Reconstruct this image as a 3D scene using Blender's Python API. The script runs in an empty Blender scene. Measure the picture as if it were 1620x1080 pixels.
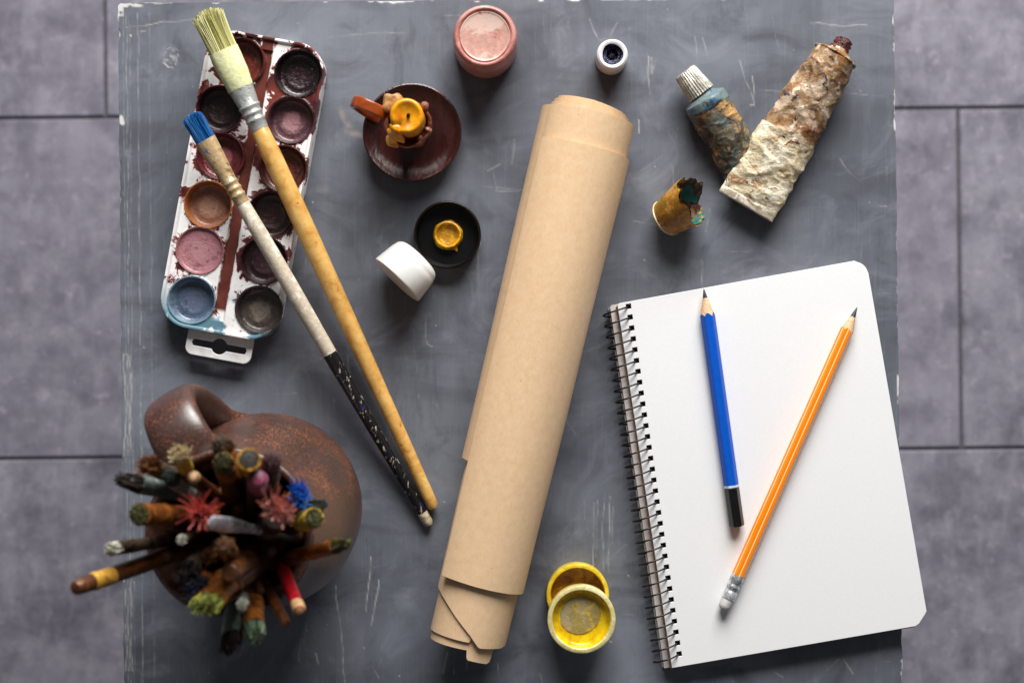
import bpy, math, random
import numpy as np
from mathutils import Vector, Matrix, noise
random.seed(7)
rng = np.random.default_rng(11)
S = bpy.context.scene
COL = S.collection
MM = 0.001
K = 0.364e-3            # metres per photo pixel on the table top
D = 0.90                # camera height above the table top
FLOOR = -0.50
PI = math.pi


def W(px, py, h=0.0):
    s = (D - h) / D * K
    return Vector(((px - 810) * s, (540 - py) * s, h))


def lin(r, g, b):
    f = lambda c: (c / 255 / 12.92) if c / 255 <= 0.04045 else ((c / 255 + 0.055) / 1.055) ** 2.4
    return (f(r), f(g), f(b), 1.0)


# ------------------------------------------------------------------ materials
class Mat:
    def __init__(self, name, color=(128, 128, 128), rough=0.5, metal=0.0, spec=0.5, **kw):
        self.m = bpy.data.materials.new(name)
        self.m.use_nodes = True
        self.nt = self.m.node_tree
        self.b = self.nt.nodes['Principled BSDF']
        self.put('Base Color', lin(*color) if isinstance(color, tuple) and len(color) == 3 else color)
        self.put('Roughness', rough)
        self.put('Metallic', metal * 0.5)
        self.put('Specular IOR Level', spec)
        for k, v in kw.items():
            self.put(k.replace('_', ' '), v)
        self._obj = None

    def put(self, sock, v):
        self._set(self.b.inputs[sock], v)

    def _set(self, sock, v):
        if isinstance(v, bpy.types.NodeSocket):
            self.nt.links.new(v, sock)
        else:
            sock.default_value = v

    def node(self, t, ins=None, **props):
        n = self.nt.nodes.new(t)
        for k, v in props.items():
            setattr(n, k, v)
        for k, v in (ins or {}).items():
            self._set(n.inputs[k], v)
        return n

    def co(self, scale=(1, 1, 1), rot=(0, 0, 0), loc=(0, 0, 0)):
        if self._obj is None:
            self._obj = self.node('ShaderNodeTexCoord').outputs['Object']
        return self.node('ShaderNodeMapping', {'Vector': self._obj, 'Scale': scale, 'Rotation': rot, 'Location': loc}).outputs[0]

    def noise(self, scale, detail=5, rough=0.55, dist=0.0, vec=None):
        n = self.node('ShaderNodeTexNoise', {'Vector': vec or self.co(), 'Scale': scale, 'Detail': detail,
                                             'Roughness': rough, 'Distortion': dist})
        return n.outputs['Fac']

    def voro(self, scale, vec=None, feature='F1', out='Distance'):
        n = self.node('ShaderNodeTexVoronoi', {'Vector': vec or self.co(), 'Scale': scale}, feature=feature)
        return n.outputs[out]

    def ramp(self, fac, stops, interp='LINEAR'):
        n = self.node('ShaderNodeValToRGB', {'Fac': fac})
        e = n.color_ramp.elements
        n.color_ramp.interpolation = interp
        while len(e) < len(stops):
            e.new(0.5)
        for i, (p, c) in enumerate(stops):
            e[i].position = p
            e[i].color = lin(*c) if isinstance(c, tuple) else (c, c, c, 1)
        return n.outputs['Color']

    def mix(self, fac, a, b, blend='MIX'):
        n = self.node('ShaderNodeMix', data_type='RGBA', blend_type=blend)
        self._set(n.inputs[0], fac)
        self._set(n.inputs[6], lin(*a) if isinstance(a, tuple) and len(a) == 3 else a)
        self._set(n.inputs[7], lin(*b) if isinstance(b, tuple) and len(b) == 3 else b)
        return n.outputs[2]

    def math(self, op, a, b=0.0, clamp=False):
        n = self.node('ShaderNodeMath', operation=op, use_clamp=clamp)
        self._set(n.inputs[0], a)
        self._set(n.inputs[1], b)
        return n.outputs[0]

    def mask(self, fac, lo, hi):
        n = self.node('ShaderNodeMapRange', {'Value': fac, 'From Min': lo, 'From Max': hi})
        n.clamp = True
        return n.outputs[0]

    def attr(self, name, out='Fac'):
        return self.node('ShaderNodeAttribute', attribute_name=name).outputs[out]

    def bump(self, h, strength=0.3, dist=0.001):
        self.put('Normal', self.node('ShaderNodeBump', {'Height': h, 'Strength': strength, 'Distance': dist}).outputs[0])

    def island(self):
        return self.node('ShaderNodeNewGeometry').outputs['Random Per Island']


def simple(name, color, rough=0.5, var=0.18, scale=400, metal=0.0, bump=0.0, **kw):
    """one colour with a little uneven dirt and roughness"""
    m = Mat(name, color, rough, metal, **kw)
    n = m.noise(scale, 5, 0.6)
    lo = tuple(max(0, c * (1 - var)) for c in color)
    hi = tuple(min(255, c * (1 + var * 0.5)) for c in color)
    m.put('Base Color', m.ramp(n, [(0.3, lo), (0.7, hi)]))
    m.put('Roughness', m.math('MULTIPLY_ADD', n, 0.25, False) if False else m.mask(n, -1.5 + rough, 1.5 + rough) if False else rough)
    if bump:
        m.bump(n, bump, 0.0006)
    return m


def smeared(name, base, layers, rough=0.5, scale=120, seed=0.0, bump=0.4, metal=0.0, stretch=(1, 1, 1), dirt=0.85):
    """base colour with patches of several paints over it; layers = [(colour, threshold, scale)]"""
    m = Mat(name, base, rough, metal)
    col = m.mix(m.mask(m.noise(scale * 3, 6, 0.65, 0, m.co(stretch, loc=(seed, 0, 0))), 0.35, 0.7), base,
                tuple(c * dirt for c in base))
    for i, (c, th, sc) in enumerate(layers):
        n = m.noise(sc, 6, 0.62, 0.6, m.co(stretch, loc=(seed + i * 0.37 + 0.1, i * 0.21, i * 0.13)))
        col = m.mix(m.mask(n, th, th + 0.07), col, c)
    m.put('Base Color', col)
    m.bump(m.noise(scale * 2.5, 7, 0.65, 0.3, m.co(loc=(seed, 1, 0))), bump, 0.0012)
    return m


# ------------------------------------------------------------------ objects
ORG = {}


def world_org(p):
    return ORG[p.name] if p else Vector((0, 0, 0))


def thing(name, label, cat, at, group=None):
    o = bpy.data.objects.new(name, None)
    o.empty_display_size = 0.01
    COL.objects.link(o)
    o.location = at
    ORG[o.name] = Vector(at)
    o['label'] = label
    o['category'] = cat
    if group:
        o['group'] = group
    return o


def finish(me, smooth=40):
    if smooth:
        me.polygons.foreach_set('use_smooth', [True] * len(me.polygons))
        if smooth < 180:
            me.set_sharp_from_angle(angle=math.radians(smooth))


def part(parent, name, vf, mat, at=None, smooth=40, label=None, solid=0.0, bevel=0.0, subsurf=0):
    """vf = (verts, faces) in world coordinates"""
    v, f = vf
    org = Vector(at) if at is not None else world_org(parent)
    me = bpy.data.meshes.new(name)
    me.from_pydata([tuple(Vector(p) - org) for p in v], [], f)
    me.update()
    finish(me, smooth)
    me.materials.append(mat.m if isinstance(mat, Mat) else mat)
    o = bpy.data.objects.new(name, me)
    COL.objects.link(o)
    if parent:
        o.parent = parent
        o.location = org - world_org(parent)
    else:
        o.location = org
    ORG[o.name] = org
    if label:
        o['label'] = label
    if solid:
        md = o.modifiers.new('thick', 'SOLIDIFY')
        md.thickness = solid
        md.offset = 0
        md = o.modifiers.new('crisp_edges', 'EDGE_SPLIT')
        md.split_angle = math.radians(50)
    if bevel:
        md = o.modifiers.new('bevel', 'BEVEL')
        md.width = bevel
        md.segments = 3
        md.limit_method = 'ANGLE'
    if subsurf:
        md = o.modifiers.new('sub', 'SUBSURF')
        md.levels = md.render_levels = subsurf
    return o


def tag(o, label, cat, group=None, kind=None):
    if label:
        o['label'] = label
    if cat:
        o['category'] = cat
    if group:
        o['group'] = group
    if kind:
        o['kind'] = kind
    return o


# ------------------------------------------------------------------ shapes
def join(*vfs):
    V, F = [], []
    for v, f in vfs:
        k = len(V)
        V += list(v)
        F += [tuple(i + k for i in q) for q in f]
    return V, F


def axes(d, roll=0.0):
    d = Vector(d).normalized()
    up = Vector((0, 0, 1)) if abs(d.z) < 0.97 else Vector((0, 1, 0))
    side = d.cross(up).normalized()
    up = side.cross(d).normalized()
    c, s = math.cos(roll), math.sin(roll)
    return d, side * c + up * s, up * c - side * s


def rod(a, b, prof, n=24, roll=0.0, fn=None, caps=(True, True)):
    """prof: (distance from a, half width, half thickness); fn(theta, s) scales the radius"""
    a, b = Vector(a), Vector(b)
    d, sx, sy = axes(b - a, roll)
    V, F = [], []
    for s, rx, ry in prof:
        for i in range(n):
            t = 2 * PI * i / n
            k = fn(t, s) if fn else 1.0
            V.append(a + d * s + sx * (math.cos(t) * rx * k) + sy * (math.sin(t) * ry * k))
    for j in range(len(prof) - 1):
        for i in range(n):
            F.append((j * n + i, j * n + (i + 1) % n, (j + 1) * n + (i + 1) % n, (j + 1) * n + i))
    if caps[0]:
        F.append(tuple(range(n - 1, -1, -1)))
    if caps[1]:
        F.append(tuple(range((len(prof) - 1) * n, len(prof) * n)))
    return V, F


def lathe(prof, at, M=None, n=64, fn=None):
    """prof: (r, z) pairs bottom/outside to inside; M rotates"""
    M = M or Matrix.Identity(3)
    at = Vector(at)
    V, F = [], []
    for j, (r, z) in enumerate(prof):
        for i in range(n):
            t = 2 * PI * i / n
            rr, zz = (r, z) if not fn else fn(j, t, r, z)
            V.append(at + M @ Vector((math.cos(t) * rr, math.sin(t) * rr, zz)))
    for j in range(len(prof) - 1):
        for i in range(n):
            F.append((j * n + i, j * n + (i + 1) % n, (j + 1) * n + (i + 1) % n, (j + 1) * n + i))
    if prof[0][0] > 1e-3:
        F.append(tuple(range(n - 1, -1, -1)))
    return V, F


def sweep(pts, secs, n=20, ref=(0, 0, 1), power=1.0):
    """tube along pts with half sizes secs (rx across ref, ry along ref-ish)"""
    pts = [Vector(p) for p in pts]
    ref = Vector(ref)
    V, F = [], []
    for k, p in enumerate(pts):
        t = (pts[min(k + 1, len(pts) - 1)] - pts[max(k - 1, 0)]).normalized()
        x = ref
        y = t.cross(x).normalized()
        x = y.cross(t).normalized()
        rx, ry = secs[k] if isinstance(secs, list) else secs
        for i in range(n):
            a = 2 * PI * i / n
            ca, sa = math.cos(a), math.sin(a)
            ca = math.copysign(abs(ca) ** power, ca)
            sa = math.copysign(abs(sa) ** power, sa)
            V.append(p + x * (ca * rx) + y * (sa * ry))
    m = len(pts)
    for j in range(m - 1):
        for i in range(n):
            F.append((j * n + i, j * n + (i + 1) % n, (j + 1) * n + (i + 1) % n, (j + 1) * n + i))
    F.append(tuple(range(n - 1, -1, -1)))
    F.append(tuple(range((m - 1) * n, m * n)))
    return V, F


def smooth_path(ctrl, m=40):
    """Catmull-Rom through tuples of any length"""
    c = [np.array(p, float) for p in ctrl]
    c = [2 * c[0] - c[1]] + c + [2 * c[-1] - c[-2]]
    out = []
    segs = len(c) - 3
    for q in range(m + 1):
        x = q / m * segs
        i = min(int(x), segs - 1)
        t = x - i
        p0, p1, p2, p3 = c[i:i + 4]
        out.append(0.5 * ((2 * p1) + (-p0 + p2) * t + (2 * p0 - 5 * p1 + 4 * p2 - p3) * t * t + (-p0 + 3 * p1 - 3 * p2 + p3) * t ** 3))
    return out


def plate(loops, z0, z1, bevel=0.0):
    """flat sheet from 2D outlines (first outer, then holes), with thickness"""
    cu = bpy.data.curves.new('tmp', 'CURVE')
    cu.dimensions = '2D'
    cu.fill_mode = 'BOTH'
    cu.extrude = max((z1 - z0) / 2 - bevel, 1e-5)
    cu.bevel_depth = bevel
    cu.bevel_resolution = 2
    cu.offset = -bevel
    for lp in loops:
        sp = cu.splines.new('POLY')
        sp.points.add(len(lp) - 1)
        for i, p in enumerate(lp):
            sp.points[i].co = (p[0], p[1], 0, 1)
        sp.use_cyclic_u = True
    o = bpy.data.objects.new('tmp', cu)
    COL.objects.link(o)
    me = bpy.data.meshes.new_from_object(o)
    zc = (z0 + z1) / 2
    V = [Vector((v.co.x, v.co.y, v.co.z + zc)) for v in me.vertices]
    F = [tuple(p.vertices) for p in me.polygons]
    bpy.data.objects.remove(o)
    bpy.data.curves.remove(cu)
    bpy.data.meshes.remove(me)
    return V, F


def tuft(base, d, rx, ry, L, n, hair=0.00022, spread=0.15, jitter=0.15, curl=0.1, roll=0.0, taper=0.0, seg=4):
    """separate hairs: spread opens the tuft, taper closes it to a point"""
    d, sx, sy = axes(d, roll)
    base = Vector(base)
    V, F = [], []
    for _ in range(n):
        r = math.sqrt(random.random())
        a = random.random() * 2 * PI
        u, v = r * math.cos(a), r * math.sin(a)
        l = L * (1 - jitter * random.random()) * (1 - 0.12 * r * r)
        cu, cv = random.gauss(0, curl), random.gauss(0, curl)
        k = len(V)
        for j in range(seg + 1):
            t = j / seg
            w = 1 + spread * t * t * 2 - taper * t * t
            p = base + d * (l * t * (1 - 0.2 * spread * r * t)) + sx * (u * rx * w + cu * L * t * t) + sy * (v * ry * w + cv * L * t * t)
            h = hair * (1 - 0.55 * t)
            for i in range(3):
                q = 2 * PI * i / 3 + a
                V.append(p + sx * (math.cos(q) * h) + sy * (math.sin(q) * h))
        for j in range(seg):
            for i in range(3):
                F.append((k + j * 3 + i, k + j * 3 + (i + 1) % 3, k + (j + 1) * 3 + (i + 1) % 3, k + (j + 1) * 3 + i))
        F.append((k + seg * 3, k + seg * 3 + 1, k + seg * 3 + 2))
    return V, F


def bent(v, amt, scale, seed=0.0):
    """crumple points with 3D noise (amt metres)"""
    out = []
    for p in v:
        q = Vector(p) * scale + Vector((seed, seed * 2, 0))
        out.append(Vector(p) + noise.noise_vector(q) * amt)
    return out


# ------------------------------------------------------------------ common materials
m_bristle_cache = {}


def hair_mat(name, cols, rough=0.55):
    if name in m_bristle_cache:
        return m_bristle_cache[name]
    m = Mat(name, cols[0], rough)
    k = len(cols) - 1
    m.put('Base Color', m.ramp(m.island(), [(i / k, c) for i, c in enumerate(cols)]))  # darker stops stand in for the shaded gaps between hairs
    m_bristle_cache[name] = m
    return m


# ================================================================== FLOOR
def build_floor():
    m = Mat('floor_tile', (118, 113, 125), 0.42)
    isl = m.island()
    big = m.noise(8, 5, 0.6, 0.1)
    mid = m.noise(34, 7, 0.65, 0.1)
    streak = m.noise(70, 6, 0.65, 0.1, m.co((1.0, 0.25, 1)))
    fine = m.noise(420, 4, 0.6)
    c = m.ramp(big, [(0.33, (86, 84, 96)), (0.5, (114, 111, 124)), (0.68, (142, 139, 152))])
    c = m.mix(m.mask(mid, 0.35, 0.75), c, (160, 157, 168))
    c2 = m.mix(m.mask(streak, 0.52, 0.72), c, (164, 160, 171))
    c = m.mix(0.7, c, c2)
    c = m.mix(m.mask(m.noise(75, 6, 0.7), 0.56, 0.74), c, (178, 172, 184))
    c = m.mix(m.mask(m.noise(22, 6, 0.65, 0.1, m.co(loc=(4, 2, 0))), 0.48, 0.8), c, (84, 82, 94))
    c = m.mix(m.mask(fine, 0.3, 0.8), c, m.mix(0.35, c, (94, 90, 100)))
    c = m.mix(m.math('MULTIPLY', isl, 0.22), c, (126, 120, 134))
    m.put('Base Color', c)
    m.bump(mid, 0.15, 0.001)
    rot = math.radians(0.62)
    sc = K * (D - FLOOR) / D
    H, L, gap = 538 * sc, 1081 * sc, 0.0028
    o0 = W(810, 179, FLOOR)
    ca, sa = math.cos(rot), math.sin(rot)

    def T(x, y, z):
        return Vector((o0.x + x * ca - y * sa, o0.y + x * sa + y * ca, FLOOR + z))
    joint = {0: (167 - 810) * sc, 1: (1516 - 810) * sc, 2: -20 * sc}
    V, F = [], []
    for row in range(-3, 4):
        y1 = -(row - 1) * H
        y0 = y1 - H
        off = joint.get(row, ((row * 0.37) % 1) * L)
        for k in range(-3, 4):
            x0 = off + k * L
            x1 = x0 + L
            b = 0.0012
            g = gap / 2
            ring = lambda ins, z: [T(x0 + g + ins, y0 + g + ins, z), T(x1 - g - ins, y0 + g + ins, z),
                                   T(x1 - g - ins, y1 - g - ins, z), T(x0 + g + ins, y1 - g - ins, z)]
            q = len(V)
            V += ring(0, -0.008) + ring(0, -b) + ring(b, 0)
            for a in (0, 4):
                for i in range(4):
                    F.append((q + a + i, q + a + (i + 1) % 4, q + a + 4 + (i + 1) % 4, q + a + 4 + i))
            F.append((q + 8, q + 9, q + 10, q + 11))
    fl = part(None, 'floor', (V, F), m, at=(0, 0, FLOOR), smooth=0)
    tag(fl, 'grey violet stone floor tiles', None, kind='structure')
    g = simple('grout', (82, 79, 86), 0.9, 0.2, 300)
    e = 2.6
    gr = part(fl, 'grout', ([T(-e, -e, -0.0022), T(e, -e, -0.0022), T(e, e, -0.0022), T(-e, e, -0.0022)], [(0, 1, 2, 3)]), g, smooth=0)
    gr['kind'] = 'structure'


# ================================================================== TABLE
def build_table():
    c0, c1, c2, c3 = W(186.5, 5), W(1414.5, -6), W(1430, 1222), W(196.5, 1232)
    nx, ny = 600, 600
    u = np.linspace(0, 1, nx)
    v = np.linspace(0, 1, ny)
    U, Vv = np.meshgrid(u, v)
    P = [np.array(c[:2]) for c in (c0, c1, c2, c3)]
    X = (1 - Vv) * ((1 - U) * P[0][0] + U * P[1][0]) + Vv * ((1 - U) * P[3][0] + U * P[2][0])
    Y = (1 - Vv) * ((1 - U) * P[0][1] + U * P[1][1]) + Vv * ((1 - U) * P[3][1] + U * P[2][1])
    # photo-pixel coordinates used only to place scratches where they lie on the board
    PX, PY = X / K + 810, 540 - Y / K
    edge = np.minimum(np.minimum(U, 1 - U), np.minimum(Vv, 1 - Vv)) * 1228  # px to the edge
    wear = np.zeros_like(X)
    tan = np.zeros_like(X)

    def value_noise(scale, seed, sx=1, sy=1):
        r = np.random.default_rng(seed)
        g = r.random((80, 80))
        a = (PX * sx / scale) % 79
        b = (PY * sy / scale) % 79
        i, j = a.astype(int), b.astype(int)
        fa, fb = a - i, b - j
        fa, fb = fa * fa * (3 - 2 * fa), fb * fb * (3 - 2 * fb)
        return (g[j, i] * (1 - fa) + g[j, i + 1] * fa) * (1 - fb) + (g[j + 1, i] * (1 - fa) + g[j + 1, i + 1] * fa) * fb

    nz3 = value_noise(38, 21)
    nz = value_noise(26, 1) * 0.6 + value_noise(9, 2) * 0.4
    # bare white filler where the painted edge is chipped away
    chip = np.clip((nz * 7.5 - 5.0) * 2.2 - edge * 0.9 + 0.3, 0, 0.9)
    wear = np.maximum(wear, chip)
    for (cx, cy, rx, ry) in ((188, 14, 7, 16), (193, 190, 4, 11), (198, 8, 22, 4), (240, 3, 26, 3), (1416.5, 190, 2.6, 22), (1416.5, 150, 2, 14),
                             (1428.5, 1060, 2.5, 22), (1421, 610, 2, 20), (195, 915, 2, 6), (1415, 75, 2, 12)):
        d = np.hypot((PX - cx) / rx, (PY - cy) / ry) + (value_noise(5, 5) - 0.5) * 1.3
        wear = np.maximum(wear, np.clip((1 - d) * 2, 0, 0.85))

    def seg(x0, y0, x1, y1, w=1.0, a=0.6, broken=0.4, ch=wear, soft=1.3):
        L = math.hypot(x1 - x0, y1 - y0) + 1e-6
        dx, dy = (x1 - x0) / L, (y1 - y0) / L
        t = (PX - x0) * dx + (PY - y0) * dy
        n = (PX - x0) * -dy + (PY - y0) * dx + np.sin(t * 0.06 + x0) * 0.8 + (nz - 0.5) * 2.0 + (nz3 - 0.5) * 9 * min(1.0, 70 / L)
        a = a * 0.62
        m = np.clip((w + soft - np.abs(n)) / soft, 0, 1) * (t > 0) * (t < L)
        if broken:
            m = m * (0.25 + 0.75 * np.clip((value_noise(9, int(x0 * 7 + y0) % 997) - broken) * 2.2, 0, 1))
        np.maximum(ch, m * a, out=ch)

    # long faint trowel lines near the left edge
    for x, a in ((199, .3), (204, .4), (209, .25), (222, .45), (240, .2)):
        seg(x - 4, 20, x + 4, 1080, 0.3, a, 0.35)
    for x in (197, 202, 206):
        seg(x, 560, x + 1, 720, 0.4, .6, 0.2)
        seg(x + 1, 930, x + 3, 1060, 0.4, .55, 0.2)
    for x0, y0, x1, y1, a in ((941, 795, 938, 905, .45), (947, 790, 944, 880, .35), (957, 780, 953, 900, .4), (966, 785, 962, 905, .5),
                              (972, 800, 968, 860, .35), (587, 880, 577, 968, .7), (597, 915, 586, 990, .6), (531, 925, 546, 1078, .6),
                              (480, 1010, 476, 1046, .7), (503, 1032, 505, 1050, .7), (489, 955, 484, 1018, .3), (706, 1030, 704, 1066, .5),
                              (716, 1028, 718, 1066, .5), (740, 1036, 738, 1060, .4), (790, 1048, 792, 1070, .4), (858, 1062, 862, 1080, .4),
                              (1030, 88, 1028, 150, .5), (1035, 90, 1036, 118, .5), (1040, 96, 1038, 112, .4), (1012, 190, 1012, 212, .7),
                              (1098, 55, 1100, 110, .3), (1110, 60, 1118, 92, .35), (1172, 96, 1190, 166, .4), (1192, 120, 1189, 168, .5),
                              (1186, 168, 1194, 168, .5), (1120, 330, 1118, 366, .3), (1062, 260, 1064, 330, .25), (932, 30, 948, 66, .45),
                              (950, 66, 962, 62, .3), (980, 38, 962, 60, .3), (1280, 37, 1372, 41, .5), (1200, 145, 1400, 150, .22),
                              (198, 44, 262, 38, .5), (262, 38, 330, 33, .3), (222, 52, 232, 50, .6), (760, 296, 860, 303, .25), (770, 268, 790, 255, .4),
                              (784, 302, 822, 303, .6), (784, 268, 785, 300, .3), (700, 25, 760, 30, .3), (520, 60, 640, 50, .25),
                              (812, 220, 812, 260, .25), (690, 170, 691, 250, .3), (757, 380, 756, 450, .3), (676, 500, 676, 545, .3),
                              (678, 545, 684, 548, .4), (550, 560, 552, 600, .25), (1107, 410, 1109, 455, .4), (1150, 400, 1190, 396, .3),
                              (1330, 250, 1360, 290, .3), (1390, 330, 1404, 330, .45), (1398, 460, 1408, 461, .4), (1380, 720, 1390, 730, .3),
                              (1100, 366, 1000, 352, .25), (1310, 1062, 1330, 1045, .5), (1350, 1066, 1340, 1040, .4), (1225, 1060, 1240, 1072, .5),
                              (590, 1050, 600, 1072, .3), (430, 625, 470, 622, .2), (905, 560, 950, 552, .25), (880, 640, 910, 690, .2)):
        seg(x0, y0, x1, y1, 0.35, a, 0.25)
    r = random.Random(5)
    for _ in range(150):     # random hair scratches, mostly vertical
        x, y = r.uniform(200, 1410), r.uniform(5, 1200)
        l = r.uniform(6, 60)
        a = r.gauss(0, 0.12) if r.random() < 0.75 else r.uniform(0, 3)
        seg(x, y, x + math.sin(a) * l, y + math.cos(a) * l, 0.15, r.uniform(.04, .2), 0.3)
    for _ in range(130):     # specks
        x, y = r.uniform(195, 1415), r.uniform(5, 1200)
        s = r.uniform(0.0, 1.0) ** 2 * 1.3
        d = np.hypot((PX - x) * r.uniform(.6, 1.4), PY - y) + (nz - .5) * 2
        np.maximum(wear, np.clip((s + 0.9 - d), 0, 1) * r.uniform(.2, .7), out=wear)
    # scaly mark near the top left corner
    ring = [(263, 98), (268, 104), (275, 103), (277, 94), (279, 84), (272, 78), (266, 82), (262, 90)]
    for (xa, ya), (xb, yb) in zip(ring, ring[1:]):
        seg(xa, ya, xb, yb, 0.3, .5, 0.12)
    seg(262, 97, 270, 106, 0.8, .7, 0.0)
    blotch = np.clip(1.2 - np.hypot((PX - 270) / 15, (PY - 90) / 20), 0, 1) * np.clip(value_noise(5, 77) * 3 - 1.6, 0, 1)
    wear = np.maximum(wear, blotch * 0.35)
    for (x0, y0, x1, y1) in ((538, 168, 552, 195), (552, 195, 562, 208), (546, 206, 575, 214), (575, 214, 600, 208), (500, 302, 520, 300)):
        seg(x0, y0, x1, y1, 2.0, 0.7, 0.3, tan, 5)
    # geometry: slightly ragged rim
    Z = np.zeros_like(X)
    rag = np.clip(2.2 - edge, 0, 2.2) * (nz - 0.35) * 0.5e-3
    Z -= np.clip(chip, 0, 1) * 0.0005
    cx, cy = X.mean(), Y.mean()
    X = X - np.sign(X - cx) * np.where(np.minimum(U, 1 - U) * 1228 < 2.2, rag, 0)
    Y = Y - np.sign(Y - cy) * np.where(np.minimum(Vv, 1 - Vv) * 1228 < 2.2, rag, 0)
    # rounded corners
    for i0, j0 in ((0, 0), (0, nx - 1), (ny - 1, 0), (ny - 1, nx - 1)):
        qx, qy = X[i0, j0], Y[i0, j0]
        R = 7 * K
        ox, oy = qx - np.sign(qx - cx) * R, qy - np.sign(qy - cy) * R
        inn = ((X - ox) * np.sign(qx - cx) > 0) & ((Y - oy) * np.sign(qy - cy) > 0)
        dx, dy = X - ox, Y - oy
        mx = np.maximum(np.abs(dx), np.abs(dy)) + 1e-9
        rr = np.hypot(dx, dy) + 1e-9
        X = np.where(inn, ox + dx * mx / rr, X)
        Y = np.where(inn, oy + dy * mx / rr, Y)
    verts = np.stack([X.ravel(), Y.ravel(), Z.ravel()], 1)
    idx = np.arange(nx * ny).reshape(ny, nx)
    quads = np.stack([idx[:-1, :-1].ravel(), idx[1:, :-1].ravel(), idx[1:, 1:].ravel(), idx[:-1, 1:].ravel()], 1)
    loop = list(idx[0, :]) + list(idx[1:, -1]) + list(idx[-1, -2::-1]) + list(idx[-2:0:-1, 0])
    n0 = len(verts)
    L = verts[loop]
    cen = np.array([cx, cy, 0])
    e1 = L.copy(); e1[:, 2] = -0.0015; e1[:, :2] += np.sign(L[:, :2] - cen[:2]) * 0.0002
    e2 = L.copy(); e2[:, 2] = -0.026
    allv = np.concatenate([verts, e1, e2])
    n = len(loop)
    side = []
    for i in range(n):
        j = (i + 1) % n
        side.append((loop[j], loop[i], n0 + i, n0 + j)[::-1])
        side.append((n0 + j, n0 + i, n0 + n + i, n0 + n + j)[::-1])
    side.append(tuple(n0 + n + i for i in range(n)))
    t = thing('table', 'square grey painted table with chipped white edges, under all the art supplies', 'table', (float(cx), float(cy), FLOOR))
    m = Mat('chalky_grey_paint', (98, 100, 110), 0.5)
    vert = m.noise(55, 6, 0.6, 0.3, m.co((1, 0.12, 1)))
    hor = m.noise(30, 5, 0.6, 0.6, m.co((0.25, 1, 1), loc=(3, 1, 0)))
    big = m.noise(7, 4, 0.55, 0.8)
    blot = m.noise(24, 6, 0.65, 1.2, m.co(loc=(1, 7, 0)))
    hair = m.noise(900, 3, 0.6, 0, m.co((1, 0.03, 1)))
    hairh = m.noise(900, 3, 0.6, 0, m.co((0.04, 1, 1)))
    c = m.ramp(big, [(0.34, (78, 81, 90)), (0.5, (97, 101, 111)), (0.66, (115, 120, 130))])
    c = m.mix(m.math('MULTIPLY', m.mask(vert, 0.48, 0.75), 0.5), c, (122, 125, 133))
    c = m.mix(m.math('MULTIPLY', m.mask(hor, 0.48, 0.7), 0.6), c, (66, 67, 77))
    c = m.mix(m.math('MULTIPLY', m.mask(blot, 0.52, 0.72), 0.7), c, (130, 133, 144))
    c = m.mix(m.math('MULTIPLY', m.mask(blot, 0.46, 0.3), 0.6), c, (66, 67, 77))
    c = m.mix(m.math('MULTIPLY', m.mask(hair, 0.55, 0.75), 0.16), c, (142, 145, 154))
    c = m.mix(m.math('MULTIPLY', m.mask(hairh, 0.62, 0.8), 0.07), c, (142, 145, 154))
    c = m.mix(m.attr('tan_stain'), c, (166, 146, 130))
    wr = m.attr('wear')
    c = m.mix(wr, c, (222, 220, 216))
    m.put('Base Color', c)
    m.put('Roughness', m.mask(m.noise(40, 5, 0.6), -1.0, 1.75))
    h = m.math('ADD', m.math('MULTIPLY', vert, 0.6), m.math('ADD', m.math('MULTIPLY', hair, 0.15), m.math('MULTIPLY', wr, 0.4)))
    m.bump(h, 0.35, 0.0006)
    me = bpy.data.meshes.new('tabletop')
    org = ORG[t.name]
    av = allv - np.array(org)
    me.from_pydata(av.tolist(), [], quads.tolist() + side)
    me.update()
    finish(me, 60)
    me.materials.append(m.m)
    for nm, arr in (('wear', wear), ('tan_stain', tan)):
        at = me.attributes.new(nm, 'FLOAT', 'POINT')
        d = np.zeros(len(allv), np.float32)
        d[:n0] = arr.ravel()
        at.data.foreach_set('value', d)
    o = bpy.data.objects.new('tabletop', me)
    COL.objects.link(o)
    o.parent = t
    legm = simple('table_leg_paint', (78, 79, 88), 0.55)
    for qx in (-1, 1):
        for qy in (-1, 1):
            x, y = cx + qx * 0.18, cy + qy * 0.18
            part(t, 'leg', rod((x, y, -0.0262), (x, y, FLOOR), [(0, .026, .026), (FLOOR * -1 - .0262, .02, .02)], 4, PI / 4), legm, smooth=0, bevel=0.002)


# ================================================================== WATERCOLOUR PALETTE
TRAY_H = 0.014


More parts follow.
